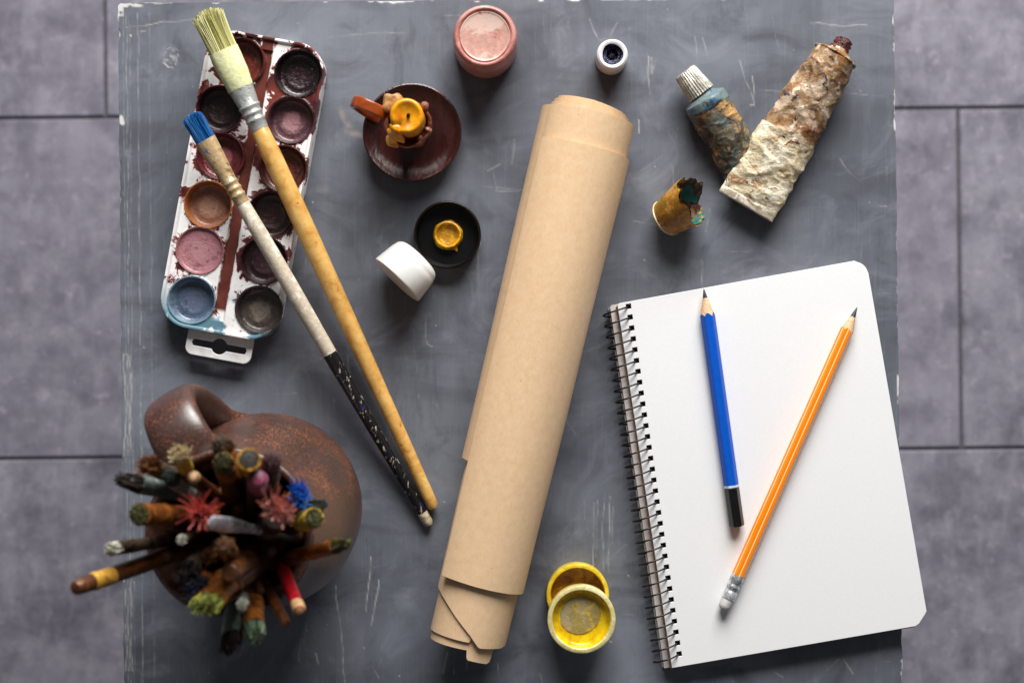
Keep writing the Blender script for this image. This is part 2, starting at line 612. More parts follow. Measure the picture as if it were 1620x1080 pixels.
def build_palette():
    cen = W(390, 297, 0)
    ang = math.radians(-10.4)
    R = Matrix.Rotation(ang, 3, 'Z')
    hw, hl, rc = 34.2 * MM, 85.5 * MM, 17 * MM
    wells = [((383, 100), 'russet brown'), ((350, 175), 'almost black maroon'), ((351, 249), 'dark red with a pink middle'),
             ((332, 325), 'tan with an orange rim'), ((319, 397), 'dusty pink'), ((306, 475), 'slate blue'),
             ((474, 119), 'glossy black maroon'), ((462, 192), 'purple with a pink middle'), ((450, 269), 'red brown'),
             ((431, 341), 'dark chocolate brown'), ((420, 413), 'dark purple'), ((412, 490), 'murky grey brown')]
    cols = [[(132, 54, 40), (110, 42, 32), (70, 30, 30)], [(50, 22, 24), (40, 18, 22), (84, 40, 44)], [(196, 120, 128), (128, 52, 54), (92, 36, 38)],
            [(190, 146, 122), (160, 112, 88), (176, 104, 44)], [(184, 132, 138), (176, 120, 128), (158, 104, 108)], [(92, 102, 124), (80, 96, 118), (116, 142, 158)],
            [(52, 30, 34), (40, 24, 28), (34, 22, 26)], [(170, 124, 130), (92, 56, 64), (60, 34, 42)], [(104, 44, 36), (86, 34, 30), (66, 30, 28)],
            [(58, 24, 22), (46, 20, 20), (64, 30, 28)], [(56, 28, 36), (48, 24, 32), (60, 32, 38)], [(128, 116, 104), (84, 74, 68), (58, 52, 50)]]
    loc = []
    for (p, _) in wells:
        q = R.inverted() @ (W(p[0], p[1], 0.009) - cen)
        loc.append((q.x, q.y))
    rw = 13.6 * MM
    nu, nv = 150, 340

    def sdf(x, y):
        dx, dy = abs(x) - (hw - rc), abs(y) - (hl - rc)
        return math.hypot(max(dx, 0), max(dy, 0)) + min(max(dx, dy), 0) - rc

    def hwid(y):
        a = abs(y) - (hl - rc)
        if a <= 0:
            return hw
        return hw - rc + math.sqrt(max(rc * rc - a * a, 0))
    V, near, F = [], [], []
    sm = lambda t: (lambda q: q * q * (3 - 2 * q))(min(max(t, 0), 1))
    for j in range(nv + 1):
        y = -hl * math.cos(PI * j / nv) if False else -hl + 2 * hl * j / nv
        # denser rows near both ends
        tt = j / nv * 2 - 1
        y = hl * math.copysign(1 - (1 - abs(tt)) ** 1.25, tt)
        w = max(hwid(y), 0.0004)
        for i in range(nu + 1):
            x = -w + 2 * w * i / nu
            d = -sdf(x, y)
            z = TRAY_H
            # lip along the edge, shallow step inside it
            z += 1.6 * MM * (sm(d / (0.5 * MM)) * (1 - sm((d - 1.7 * MM) / (0.8 * MM)))) - 0.4 * MM * (1 - sm(d / (0.6 * MM)))
            gx = abs(x)
            nr = 0.0
            dm = 1
            for (wx, wy) in loc:
                q = math.hypot(x - wx, y - wy)
                dm = min(dm, q)
            if dm < rw + 0.6 * MM:
                z -= 10 * MM * sm((rw + 0.3 * MM - dm) / (2.2 * MM)) - 0.6 * MM * sm((rw + 0.6 * MM - dm) / (0.5 * MM)) * (1 - sm((rw - dm) / (1 * MM)))
            # raised walls and mixing channel down the middle
            if dm > rw:
                z -= 2.2 * MM * (1 - sm((gx - 2.6 * MM) / (1.2 * MM))) * sm((dm - rw) / MM) * (1 if abs(y) < 78 * MM else 0.2)
            V.append(cen + R @ Vector((x, y, z)))
            near.append(max(0, 1 - max(dm - rw, 0) / (5 * MM)))
    N = nu + 1
    for j in range(nv):
        for i in range(nu):
            F.append((j * N + i, j * N + i + 1, (j + 1) * N + i + 1, (j + 1) * N + i))
    loop = [i for i in range(N)] + [j * N + nu for j in range(1, nv + 1)] + [nv * N + i for i in range(nu - 1, -1, -1)] + [j * N for j in range(nv - 1, 0, -1)]
    k = len(V)
    for i in loop:
        V.append(Vector((V[i].x, V[i].y, 0.0005)))
    for i in range(len(loop)):
        j = (i + 1) % len(loop)
        F.append((loop[j], loop[i], k + i, k + j))
    near += [0] * len(loop)
    t = thing('watercolour_palette', 'white plastic watercolour tray of twelve stained round paint wells, under two brushes', 'paint palette', cen)
    m = Mat('stained_white_plastic', (236, 233, 230), 0.28)
    rc_ = m.co(rot=(0, 0, -ang))
    sep = m.node('ShaderNodeSeparateXYZ', {'Vector': rc_})
    lx, ly = sep.outputs[0], sep.outputs[1]
    nr = m.attr('near')
    n1 = m.noise(75, 7, 0.68, 0.5)
    n2 = m.noise(170, 6, 0.65, 0.3, m.co(loc=(2, 3, 0)))
    k1 = m.math('MULTIPLY_ADD', nr, 0.16, False) if False else m.math('ADD', n1, m.math('MULTIPLY', nr, 0.12))
    up = m.mask(ly, -0.075, 0.02)     # fewer splashes at the bottom of the tray
    k1 = m.math('ADD', k1, m.math('MULTIPLY', up, 0.085))
    c = m.mix(m.mask(n2, 0.5, 0.8), (244, 243, 241), (228, 208, 212))
    n3 = m.noise(420, 4, 0.6, 0.2, m.co(loc=(5, 1, 0)))
    k1 = m.math('ADD', k1, m.math('MULTIPLY', m.math('SUBTRACT', n3, 0.5), 0.10))
    tone = m.mix(m.mask(m.noise(55, 4, .6, .4, m.co(loc=(1, 8, 0))), 0.4, 0.6), (122, 58, 48), (74, 34, 38))
    tone = m.mix(m.mask(n3, 0.52, 0.7), tone, (58, 28, 30))
    c = m.mix(m.mask(k1, 0.625, 0.645), c, (176, 112, 112))
    c = m.mix(m.mask(k1, 0.648, 0.658), c, tone)
    c = m.mix(m.mask(m.noise(260, 3, 0.5, 0, m.co(loc=(6, 6, 0))), 0.70, 0.72), c, (116, 46, 44))
    c = m.mix(m.mask(m.math('ADD', n2, m.math('MULTIPLY', nr, 0.06)), 0.66, 0.69), c, (62, 30, 32))
    c = m.mix(m.math('MULTIPLY', m.mask(ly, -0.058, -0.078), m.mask(m.noise(60, 5, .6, 0, m.co(loc=(9, 0, 0))), 0.47, 0.53)), c, (96, 132, 146))
    gut = m.math('ADD', m.math('ABSOLUTE', lx), m.math('MULTIPLY', m.noise(160, 5, 0.6), 0.004))
    inl = m.math('MULTIPLY', m.mask(gut, 0.0056, 0.0049), m.mask(ly, -0.073, -0.071))
    c = m.mix(inl, c, m.mix(m.mask(n1, 0.4, 0.6), (112, 58, 48), (92, 44, 38)))
    m.put('Base Color', c)
    m.bump(n2, 0.08, 0.0005)
    tray = part(t, 'tray', (V, F), m, smooth=60)
    at = tray.data.attributes.new('near', 'FLOAT', 'POINT')
    at.data.foreach_set('value', np.array(near, np.float32))
    for q, ((p, nm), cl) in enumerate(zip(wells, cols)):
        wc = cen + R @ Vector((loc[q][0], loc[q][1], TRAY_H))
        pm = Mat('watercolour_' + nm.split()[-1], cl[0], 0.22 if q in (6, 11, 5, 0, 2) else 0.35)
        pos = pm.co()
        rad = pm.node('ShaderNodeVectorMath', {0: pm.node('ShaderNodeVectorMath', {0: pos, 1: (1, 1, 0)}, operation='MULTIPLY').outputs[0]}, operation='LENGTH').outputs['Value']
        sd = (q * 1.7, q * 0.3, 0)
        rr = pm.math('ADD', pm.math('MULTIPLY', rad, 1 / (13.5 * MM)), pm.math('MULTIPLY', pm.math('SUBTRACT', pm.noise(170, 5, 0.6, 0.4, pm.co(loc=sd)), 0.5), 0.55))
        c = pm.ramp(rr, [(0.0, cl[0]), (0.34, cl[0]), (0.48, cl[1]), (0.78, cl[1]), (0.95, cl[2])])
        g = pm.noise(500, 6, 0.7, 0, pm.co(loc=sd))
        c = pm.mix(pm.mask(g, 0.6, 0.72), c, pm.mix(0.45, c, (206, 168, 160)))
        c = pm.mix(pm.mask(pm.noise(260, 5, .6, .5, pm.co(loc=(q, 5, 1))), 0.55, 0.68), c, pm.mix(0.5, c, (30, 16, 18)))
        pm.put('Base Color', c)
        pm.put('Coat Weight', 0.5)
        pm.put('Coat Roughness', 0.12)
        pm.bump(pm.noise(420, 6, 0.65, 0.2, pm.co(loc=sd)), 0.55, 0.001)
        fill = {4: -1.4, 10: -4.5, 5: -5}.get(q, -6.6) * MM
        prof = [(13.75, 0.45), (13.5, 0.75), (13.1, 0.7), (12.8, 0.2)]
        if fill > -2 * MM:
            prof += [(12.4, -0.7), (11.5, -1.1), (8, -1.0), (4, -1.25), (0.0001, -1.2)]
        else:
            f = fill / MM
            prof += [(12.4, -1.6), (11.9, f + 1.6), (11.2, f + 0.5), (10.2, f), (8.2, f + 0.12), (7.6, f + 0.35), (6.8, f + 0.1), (4, f - 0.25), (0.0001, f - 0.3)]
        prof = [(r * MM, z * MM) for r, z in prof][::-1]
        part(t, 'paint_well', lathe(prof, wc, n=56), pm, at=wc, smooth=50, label='paint well of ' + nm + ' paint')
    # hanging tab with its euro slot
    def rr_box(cx, cy, w, h, r, n=6):
        o = []
        for qx, qy, a in ((1, 1, 0), (-1, 1, PI / 2), (-1, -1, PI), (1, -1, 1.5 * PI)):
            for i in range(n + 1):
                b = a + PI / 2 * i / n
                o.append((cx + qx * (w - r) + r * math.cos(b), cy + qy * (h - r) + r * math.sin(b)))
        return o
    tc = W(348, 543, 0.009)
    Rt = Matrix.Rotation(ang, 3, 'Z')
    def loc2(pts):
        return [tuple((tc + Rt @ Vector((x * MM, y * MM, 0)))[:2]) for x, y in pts]
    outer = rr_box(0, 0, 19, 9.2, 4.5)
    slot = []
    for x, y in [(-15, -1.9), (-4.5, -2.0)] + [(4.6 * math.cos(a), 4.6 * math.sin(a)) for a in np.linspace(PI + 0.45, 2 * PI - 0.45, 9)] + [(4.5, -2.0), (15, -1.9), (15.8, 0), (15, 1.9), (4.5, 2.0)] + \
            [(4.6 * math.cos(a), 4.6 * math.sin(a)) for a in np.linspace(0.45, PI - 0.45, 9)] + [(-4.5, 2.0), (-15, 1.9), (-15.8, 0)]:
        slot.append((x, y - 1.8))
    wm = simple('white_tab_plastic', (238, 236, 234), 0.3, 0.08, 200)
    part(t, 'hanging_tab', plate([loc2(outer), loc2(slot)], 8.0 * MM, 10.0 * MM, 0.5 * MM), wm)


# ================================================================== TWO BIG BRUSHES
def build_brushes():
    # long wooden bristle brush
    a, b = W(327, 22, 0.034), W(686, 803, 0.0046)
    L = (b - a).length
    d = (b - a).normalized()
    t = thing('paintbrush', 'long bristle paintbrush with bare yellow wooden handle lying across the palette', 'paintbrush', W(686, 803))
    s = lambda mm: mm * MM
    wm = Mat('honey_wood', (208, 160, 84), 0.42)
    gv = wm.noise(130, 6, 0.6, 0.6, wm.co((1, 1, 1)))
    c = wm.ramp(gv, [(0.3, (190, 132, 58)), (0.5, (216, 166, 88)), (0.7, (228, 186, 112))])
    c = wm.mix(wm.mask(wm.noise(65, 5, 0.7, 0.8, wm.co(loc=(2, 0, 0))), 0.63, 0.68), c, (158, 92, 50))
    c = wm.mix(wm.mask(wm.noise(600, 4, 0.6), 0.66, 0.74), c, (128, 84, 46))
    c = wm.mix(wm.mask(wm.noise(50, 5, 0.6, 0.3, wm.co(loc=(7, 1, 0))), 0.64, 0.68), c, (214, 206, 120))
    wm.put('Base Color', c)
    wm.bump(gv, 0.2, 0.0006)
    wm.put('Coat Weight', 0.3)
    h0 = 0.0678
    part(t, 'handle', rod(a, b, [(s(67), s(4.0), s(3.8)), (s(69), s(4.9), s(4.7)), (s(85), s(5.6), s(5.4)), (s(130), s(5.7), s(5.6)), (s(190), s(5.1), s(5.0)),
                                 (s(250), s(4.2), s(4.2)), (L - s(8), s(3.6), s(3.6)), (L - s(2), s(3.4), s(3.4)), (L, s(2.4), s(2.4))], 28), wm)
    fm = smeared('paint_smeared_steel', (196, 198, 194), [((120, 136, 118), 0.57, 260), ((214, 214, 206), 0.6, 180), ((84, 88, 88), 0.64, 300)], 0.35, 200, 1.0, 0.25, 0.75)
    ring = lambda q, x, y: [(s(q - 1.1), x, y), (s(q - .5), x + s(.45), y + s(.45)), (s(q + .5), x + s(.45), y + s(.45)), (s(q + 1.1), x, y)]
    fp = [(s(43), s(7.2), s(5.0)), (s(50), s(6.6), s(5.0))] + ring(56, s(5.8), s(4.9)) + ring(60, s(5.5), s(4.9)) + ring(64, s(5.3), s(4.9)) + [(s(69.5), s(5.1), s(4.9))]
    part(t, 'ferrule', rod(a, b, fp, 36), fm)
    pm = smeared('pale_yellow_paint', (236, 238, 184), [((222, 222, 146), 0.57, 120), ((240, 240, 205), 0.6, 90)], 0.45, 150, 3, 0.3)
    part(t, 'painted_sleeve', rod(a, b, [(s(22), s(8.4), s(4.4)), (s(26), s(8.6), s(5.0)), (s(36), s(8.1), s(5.2)), (s(44), s(7.4), s(5.2)), (s(45), s(7.2), s(5.0))], 36,
                                  fn=lambda th, q: 1 + 0.03 * math.sin(9 * th + q * 300)), pm)
    hm = hair_mat('pale_green_bristle', [(120, 120, 60), (196, 192, 122), (216, 212, 150), (176, 172, 100), (228, 224, 176), (206, 202, 140)])
    base = a + d * s(24)
    part(t, 'bristles', join(tuft(base, -d, s(7.8), s(4.0), s(27), 760, 0.00036, 0.07, 0.14, 0.018),
                             rod(base, a, [(0, s(7.4), s(3.8)), (s(19), s(7.2), s(3.0))], 20)), hm, smooth=0)
    # smaller blue tipped brush
    a, b = W(303, 184, 0.036), W(679, 829, 0.0034)
    L = (b - a).length
    d = (b - a).normalized()
    t = thing('paintbrush', 'slim paintbrush with blue tip, white handle and chipped black end, lying across the palette', 'paintbrush', W(679, 829))
    wm = smeared('worn_white_lacquer', (214, 200, 178), [((228, 218, 204), 0.52, 150), ((150, 160, 176), 0.66, 140), ((212, 190, 120), 0.66, 90), ((176, 140, 110), 0.68, 180), ((110, 100, 92), 0.70, 400)], 0.4, 160, 5, 0.2)
    bm = Mat('chipped_black_lacquer', (24, 24, 26), 0.3)
    n = bm.noise(520, 5, 0.7, 0.3, bm.co((1, 0.35, 1), rot=(0, 0, 0.52)))
    c = bm.mix(bm.mask(n, 0.585, 0.62), (20, 20, 23), (176, 166, 150))
    c = bm.mix(bm.mask(bm.noise(140, 4, .6), 0.6, 0.66), c, (34, 38, 84))
    bm.put('Base Color', c)
    bm.bump(n, 0.3, 0.0005)
    cut = 0.575 * L
    part(t, 'handle', rod(a, b, [(s(52), s(3.3), s(3.2)), (s(55), s(4.0), s(3.9)), (s(75), s(4.5), s(4.4)), (s(110), s(4.6), s(4.5)), (cut, s(4.1), s(4.0))], 26), wm)
    part(t, 'handle_end', rod(a, b, [(cut - s(.6), s(4.2), s(4.1)), (cut + s(6), s(4.1), s(4.0)), (L - s(40), s(3.1), s(3.1)), (L - s(2), s(2.8), s(2.8)), (L, s(2.0), s(2.0))], 26), bm,
         label='chipped black lacquered handle end')
    tip = simple('bare_wood_tip', (206, 190, 160), 0.6, 0.3, 500)
    part(t, 'handle_tip', rod(a, b, [(L - s(8), s(3.1), s(3.1)), (L - s(1.6), s(3.0), s(3.0)), (L + s(.3), s(2.0), s(2.0))], 20), tip)
    fm = smeared('brass_ferrule', (206, 176, 130), [((136, 104, 70), 0.57, 200), ((214, 200, 176), 0.56, 160), ((30, 90, 170), 0.66, 130), ((90, 80, 70), 0.64, 280)], 0.35, 220, 2, 0.25, 0.6)
    fp = [(s(15), s(6.0), s(3.0)), (s(24), s(5.6), s(3.6)), (s(36), s(4.6), s(4.1))] + ring(42, s(4.1), s(4.0)) + ring(46, s(4.1), s(4.0)) + ring(50, s(4.1), s(4.0)) + [(s(55), s(4.2), s(4.1))]
    part(t, 'ferrule', rod(a, b, fp, 32), fm)
    hm = hair_mat('blue_bristle', [(8, 56, 112), (12, 92, 168), (34, 124, 190), (4, 40, 84)])
    base = a + d * s(16)
    part(t, 'bristles', join(tuft(base, -d, s(5.6), s(2.8), s(18), 700, 0.00034, 0.03, 0.2, 0.02), rod(base, a, [(0, s(5.4), s(2.6)), (s(12), s(5.4), s(2.2))], 20)), hm, smooth=0)


# ================================================================== KRAFT PAPER ROLL
def build_roll():
    A, B = W(937, 168, 0.025), W(734, 1026, 0.025)
    ax = (B - A).normalized()
    side = Vector((-ax.y, ax.x, 0))
    if side.x < 0:
        side = -side
    up = Vector((0, 0, 1))
    L = (B - A).length
    pk = lambda px: px * K * 0.972
    m = Mat('kraft_paper', (214, 176, 132), 0.5, spec=0.4)
    f1 = m.noise(1400, 4, 0.6, 0, m.co((1, 0.25, 1), rot=(0, 0, -0.2)))
    f2 = m.noise(240, 6, 0.65)
    c = m.ramp(f2, [(0.3, (224, 188, 148)), (0.5, (229, 195, 156)), (0.7, (233, 201, 163))])
    c = m.mix(m.math('MULTIPLY', m.mask(f1, 0.5, 0.75), 0.35), c, (204, 164, 122))
    c = m.mix(m.mask(m.noise(900, 3, 0.6, 0, m.co(loc=(3, 3, 3))), 0.70, 0.75), c, (170, 126, 84))
    m.put('Base Color', c)
    m.bump(m.math('ADD', f1, f2), 0.12, 0.0004)

    def sheet(r_mm, t0, t1, top, bot, taper=0.915, nT=90, nS=40, spiral=0.0, lift=0.0, off=0.0, flare=0.0):
        """angles from straight up (0), left negative, right positive; top/bot give s in photo px along the axis"""
        V, F = [], []
        for i in range(nT + 1):
            th = t0 + (t1 - t0) * i / nT
            q0, q1 = top(th), bot(th)
            for j in range(nS + 1):
                s = pk(q0 + (q1 - q0) * j / nS)
                k = 1 - (1 - taper) * s / L
                r = (r_mm + spiral * i / nT + lift * max(0, 1 - i / nT * 6)) * MM * k
                r += noise.noise(Vector((th * 1.3, s * 14, r_mm))) * 0.35 * MM
                r += flare * MM * max(0, (j / nS - 0.75) * 4) ** 2
                V.append(A + ax * s + side * (math.sin(th) * r) + up * ((math.cos(th) * r) - (1 - k) * 24.5 * MM - 0.3 * MM))
        for i in range(nT):
            for j in range(nS):
                p = i * (nS + 1) + j
                F.append((p, p + 1, p + nS + 2, p + nS + 1))
        return V, F

    def pl(pts):
        xs, ys = [p[0] for p in pts], [p[1] for p in pts]
        return lambda th: float(np.interp(math.sin(th) if abs(th) < PI / 2 else math.copysign(2 - math.sin(abs(th)), th) if False else math.copysign(1, th) * (2 - math.sin(abs(th))) if abs(th) > PI / 2 else math.sin(th), xs, ys))
    t = thing('paper_roll', 'brown kraft paper loosely rolled up in the middle of the table', 'paper roll', W(836, 600))
    cst = lambda v: (lambda th: v)
    # inner coils, full turns
    part(t, 'sheet', sheet(19.6, -PI, PI, pl([(-1, -2), (0, -1), (1, 4)]), pl([(-2, 866), (-1, 868), (1, 866), (2, 866)]), nT=120), m, solid=0.0004, smooth=70)
    part(t, 'sheet', sheet(21.2, -PI * 0.98, PI * 0.98, pl([(-2, 10), (-1, 3), (0, 2), (1, 9), (2, 14)]),
                           pl([(-2, 870), (-1, 876), (0.08, 873), (0.1, 884), (0.16, 888), (0.7, 890), (0.78, 886), (0.8, 862), (1, 858), (2, 850)]), nT=260), m, solid=0.0007, smooth=70)
    part(t, 'sheet', sheet(22.6, -PI * 0.9, PI * 0.95, pl([(-2, 16), (-1, 9), (1, 14), (2, 16)]), pl([(-2, 860), (-1, 862), (0.10, 860), (0.11, 852), (1, 850), (2, 850)]), nT=200), m, solid=0.0004, smooth=70)
    # sheet whose lower edge runs diagonally
    part(t, 'sheet', sheet(23.9, -PI * 0.75, PI * 0.9, pl([(-2, 26), (-1, 20), (1, 22), (2, 22)]),
                           pl([(-2, 770), (-1, 793), (-0.4, 826), (0.05, 848), (0.3, 863), (0.36, 865), (0.9, 863), (1, 860), (2, 850)]), nT=240), m, solid=0.0007, smooth=70)
    # flap standing out a little on the left
    part(t, 'sheet', sheet(25.3, -PI * 0.62, PI * 0.88, cst(17), pl([(-2, 575), (-1, 588), (1, 610), (2, 610)]), lift=3.0, nT=180), m, solid=0.0008, smooth=70)
    # outermost sheet
    part(t, 'sheet', sheet(26.9, -0.96, PI * 0.85, pl([(-1, 71), (1, 71), (2, 72)]), pl([(-1, 770), (1, 774), (2, 774)]), nT=140, lift=0.9), m, solid=0.0009, smooth=70)


# ================================================================== NOTEBOOK AND PENCILS
NB = 0.0108


def build_notebook():
    h = NB
    TL, TR0, TR1, BR0, BR1, BL = (977, 480), (1352, 412.5), (1374, 432), (1466, 966), (1450, 990), (1063, 1056)
    vdir = np.array([84, 577.0]); vdir /= np.linalg.norm(vdir)
    udir = np.array([379, -66.0]); udir /= np.linalg.norm(udir)
    nh = 33
    pitch = 17.35
    h0 = np.array([994.5, 484.5])

    def outline(dx, dy, corner=True, grow=0):
        p = [(TL[0] + dx + 3, TL[1] + dy - .5)]
        p += [(TR0[0] + dy * 0.0 + grow, TR0[1] + dy)]
        for a in np.linspace(0.25, 1.3, 6):
            p.append((TR0[0] - 1 + 22 * math.sin(a) + grow, TR1[1] + 1 - 19 * math.cos(a) + dy))
        p += [(TR1[0] + grow, TR1[1] + dy), (BR0[0] + grow, BR0[1] + dy), (BR0[0] - 3 + grow, BR0[1] + 6 + dy), (BR1[0] + 4 + grow, BR1[1] - 4 + dy), (BR1[0] - 2 + grow, BR1[1] + dy),
              (BL[0] + dx, BL[1] + dy), (TL[0] + dx, TL[1] + dy + 3)]
        return p

    def world(pts):   # laid out as measured at page height, in true size
        return [tuple(W(x, y, h)[:2]) for x, y in pts]
    holes = []
    for k in range(nh):
        c = h0 + vdir * pitch * k
        w, l = 4.1, 3.9
        holes.append([tuple(c + udir * (a * w) + vdir * (b * l)) for a, b in ((-1, -1), (1, -1), (1, 1), (-1, 1))])
    hw = [world(q) for q in holes]
    t = thing('notebook', 'open spiral notebook with blank white page, under the two pencils', 'notebook', W(1220, 740))
    page = Mat('white_page', (238, 238, 239), 0.55, spec=0.3)
    n = page.noise(900, 4, 0.6)
    page.put('Base Color', page.mix(page.mask(n, 0.3, 0.75), (235, 235, 236), (241, 241, 242)))
    page.bump(page.noise(14, 3, 0.5), 0.08, 0.002)
    edge = Mat('page_edges', (205, 192, 184), 0.7)
    lines = edge.noise(1, 3, 0.6, 0, edge.co((30, 30, 5200)))
    edge.put('Base Color', edge.ramp(lines, [(0.35, (186, 174, 168)), (0.6, (222, 212, 206))]))
    brown = simple('gap_layer_brown', (126, 92, 70), 0.7, 0.2, 300)
    grey = simple('grey_card', (205, 204, 208), 0.6, 0.1, 300)
    part(t, 'back_cover', plate([world(outline(-13, 4.5)), *hw], 0.0003, 0.0016), grey, smooth=30)
    part(t, 'page_block', plate([world(outline(-11, 2.5, grow=-.5)), *hw], 0.0017, 0.0068), edge, smooth=30)
    part(t, 'brown_gap_layer', plate([world(outline(-1.8, 2.2, grow=-1)), *hw], 0.0069, 0.0092), brown, smooth=30)  # brown layer filling the gap under the top page
    part(t, 'top_page', plate([world(outline(0, 0)), *hw], 0.0095, NB, 0.0002), page, smooth=30)
    # spiral
    wire = simple('black_wire', (12, 12, 13), 0.45, 0.2, 600)
    r = 7.3 * MM
    c0 = h0 + np.array([-20.5, 2.6])
    pts = []
    turns = nh
    per = 36
    a0, a1 = W(c0[0], c0[1], h), W(*(c0 + vdir * pitch), h)
    step = Vector((a1.x - a0.x, a1.y - a0.y, 0))
    uw = Vector((udir[0], -udir[1], 0))
    for i in range(-4, turns * per - 14):
        ph = 2 * PI * i / per
        c = Vector((a0.x, a0.y, 0.0078)) + step * (i / per)
        pts.append(c + uw * (r * 1.02 * math.cos(ph)) + Vector((0, 0, r * 0.93 * math.sin(ph))))
    part(t, 'spiral_wire', sweep(pts, (0.5 * MM, 0.5 * MM), 8, ref=step.normalized()), wire, smooth=60)


def hexr(th, rs):
    q = (th + PI / 6) % (PI / 3) - PI / 6
    return min(rs * 0.866 / math.cos(q), rs * 0.975)


def pencil(t, tip, end, rs, cone, lead, body_mat, sections, paint=(0, 0)):
    """hexagonal body with a sharpened cone; rs = corner radius"""
    d, sx, sy = axes(end - tip, PI / 6)
    n = 60
    V, F = [], []
    tan = rs / cone
    L = (end - tip).length

    def pt(s, th, r):
        return tip + d * s + sx * (math.cos(th) * r) + sy * (math.sin(th) * r)
    ths = [2 * PI * i / n for i in range(n)]
    wood = simple('pencil_wood', (226, 186, 146), 0.6, 0.18, 700)
    lead_m = simple('graphite', (52, 54, 56), 0.35, 0.2, 500)

    def strip(rows):
        V, F = [], []
        for row in rows:
            V += row
        for j in range(len(rows) - 1):
            for i in range(n):
                F.append((j * n + i, j * n + (i + 1) % n, (j + 1) * n + (i + 1) % n, (j + 1) * n + i))
        F.append(tuple(range(n - 1, -1, -1)))
        F.append(tuple(range((len(rows) - 1) * n, len(rows) * n)))
        return V, F
    wob = lambda th: 0.3 * MM * math.sin(th * 5 + 1)
    st = [hexr(th, rs) / tan + wob(th) for th in ths]
    part(t, 'lead', strip([[pt(0, th, 0.00015) for th in ths], [pt(0.4 * MM, th, 0.00032) for th in ths], [pt(lead, th, lead * tan) for th in ths]]), lead_m, smooth=50)
    part(t, 'sharpened_wood', strip([[pt(lead, th, lead * tan) for th in ths], [pt(st[i], th, st[i] * tan - 0.00003) for i, th in enumerate(ths)]]), wood, smooth=50)
    body_end = sections[0][0] if sections else L
    part(t, 'body', strip([[pt(st[i], th, hexr(th, rs)) for i, th in enumerate(ths)], [pt(body_end, th, hexr(th, rs)) for th in ths]]), body_mat, smooth=25)
    for k, (s0, s1, nm, mt, kind) in enumerate(sections):
        if kind == 'hex':
            part(t, nm, strip([[pt(s0, th, hexr(th, rs) * 1.01) for th in ths], [pt(s1 - .0006, th, hexr(th, rs) * 1.01) for th in ths], [pt(s1, th, hexr(th, rs) * 0.9) for th in ths]]), mt, smooth=25)
        else:
            prof = kind
            part(t, nm, strip([[pt(s0 + (s1 - s0) * f, th, q * (1 + (0.012 * math.sin(th * 14) if w else 0))) for th in ths] for f, q, w in prof]), mt, smooth=50)


def build_pencils():
    z = NB + 0.0037
    t = thing('pencil', 'blue pencil with black end and white ring on the blank page', 'pencil', W(1140, 640, NB))
    tip, end = W(1113.5, 457, z), W(1166, 832, z)
    L = (end - tip).length
    blue = Mat('blue_lacquer', (16, 84, 204), 0.42, spec=0.3)
    blue.put('Base Color', blue.mix(blue.mask(blue.noise(300, 5, .6), .3, .8), (0, 80, 188), (4, 90, 200)))
    blk = simple('black_lacquer', (18, 18, 20), 0.28, 0.2, 300)
    wht = simple('white_ring_paint', (214, 226, 232), 0.4, 0.08, 300)
    pencil(t, tip, end, 4.35 * MM, 16 * MM, 5.2 * MM, blue, [(L - 23.5 * MM, L - 21.7 * MM, 'ring', wht, 'hex'), (L - 21.7 * MM, L, 'end_cap', blk, 'hex')])
    t = thing('pencil', 'orange pencil with silver ferrule and white eraser on the blank page', 'pencil', W(1250, 730, NB))
    z = NB + 0.0034
    tip, end = W(1356, 486, z), W(1144.5, 963, z + 0.0003)
    L = (end - tip).length
    d, sx, sy = axes(end - tip, PI / 6)
    org = W(1250, 730, NB)
    om = Mat('orange_lacquer', (250, 124, 6), 0.27)
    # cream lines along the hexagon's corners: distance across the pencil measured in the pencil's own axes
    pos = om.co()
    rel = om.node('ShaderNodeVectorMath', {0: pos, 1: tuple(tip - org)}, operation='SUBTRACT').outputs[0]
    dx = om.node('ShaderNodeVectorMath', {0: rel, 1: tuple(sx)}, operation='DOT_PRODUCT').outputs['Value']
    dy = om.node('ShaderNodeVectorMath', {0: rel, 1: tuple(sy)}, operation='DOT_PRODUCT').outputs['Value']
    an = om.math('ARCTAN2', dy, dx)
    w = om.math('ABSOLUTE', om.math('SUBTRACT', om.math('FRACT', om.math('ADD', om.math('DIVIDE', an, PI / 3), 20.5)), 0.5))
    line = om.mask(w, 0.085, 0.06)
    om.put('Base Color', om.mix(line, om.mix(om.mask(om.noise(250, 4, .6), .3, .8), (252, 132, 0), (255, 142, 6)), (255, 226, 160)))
    om.put('Coat Weight', 0.4)
    fer = Mat('ferrule_tin', (190, 192, 196), 0.25, 0.95)
    n = fer.noise(500, 5, 0.6)
    fer.put('Base Color', fer.ramp(n, [(0.35, (120, 122, 126)), (0.6, (216, 218, 222))]))
    fer.bump(n, 0.35, 0.0006)
    era = simple('white_eraser', (206, 202, 198), 0.8, 0.12, 300, bump=0.15)
    r = 3.55 * MM
    pencil(t, tip, end, 3.95 * MM, 15 * MM, 6 * MM, om,
           [(L - 21 * MM, L - 6.5 * MM, 'ferrule', fer, [(0, r, 1), (.06, r * 1.08, 1), (.3, r * 1.08, 1), (.34, r * .93, 0), (.4, r * .93, 0), (.44, r * 1.06, 1), (.56, r * 1.06, 0), (.6, r * .93, 0), (.66, r * .93, 0), (.7, r * 1.08, 1), (1, r * 1.05, 1)]),
            (L - 6.5 * MM, L, 'eraser', era, [(0, r * .97, 0), (.6, r * .97, 0), (.88, r * .9, 0), (1, r * .62, 0)])])


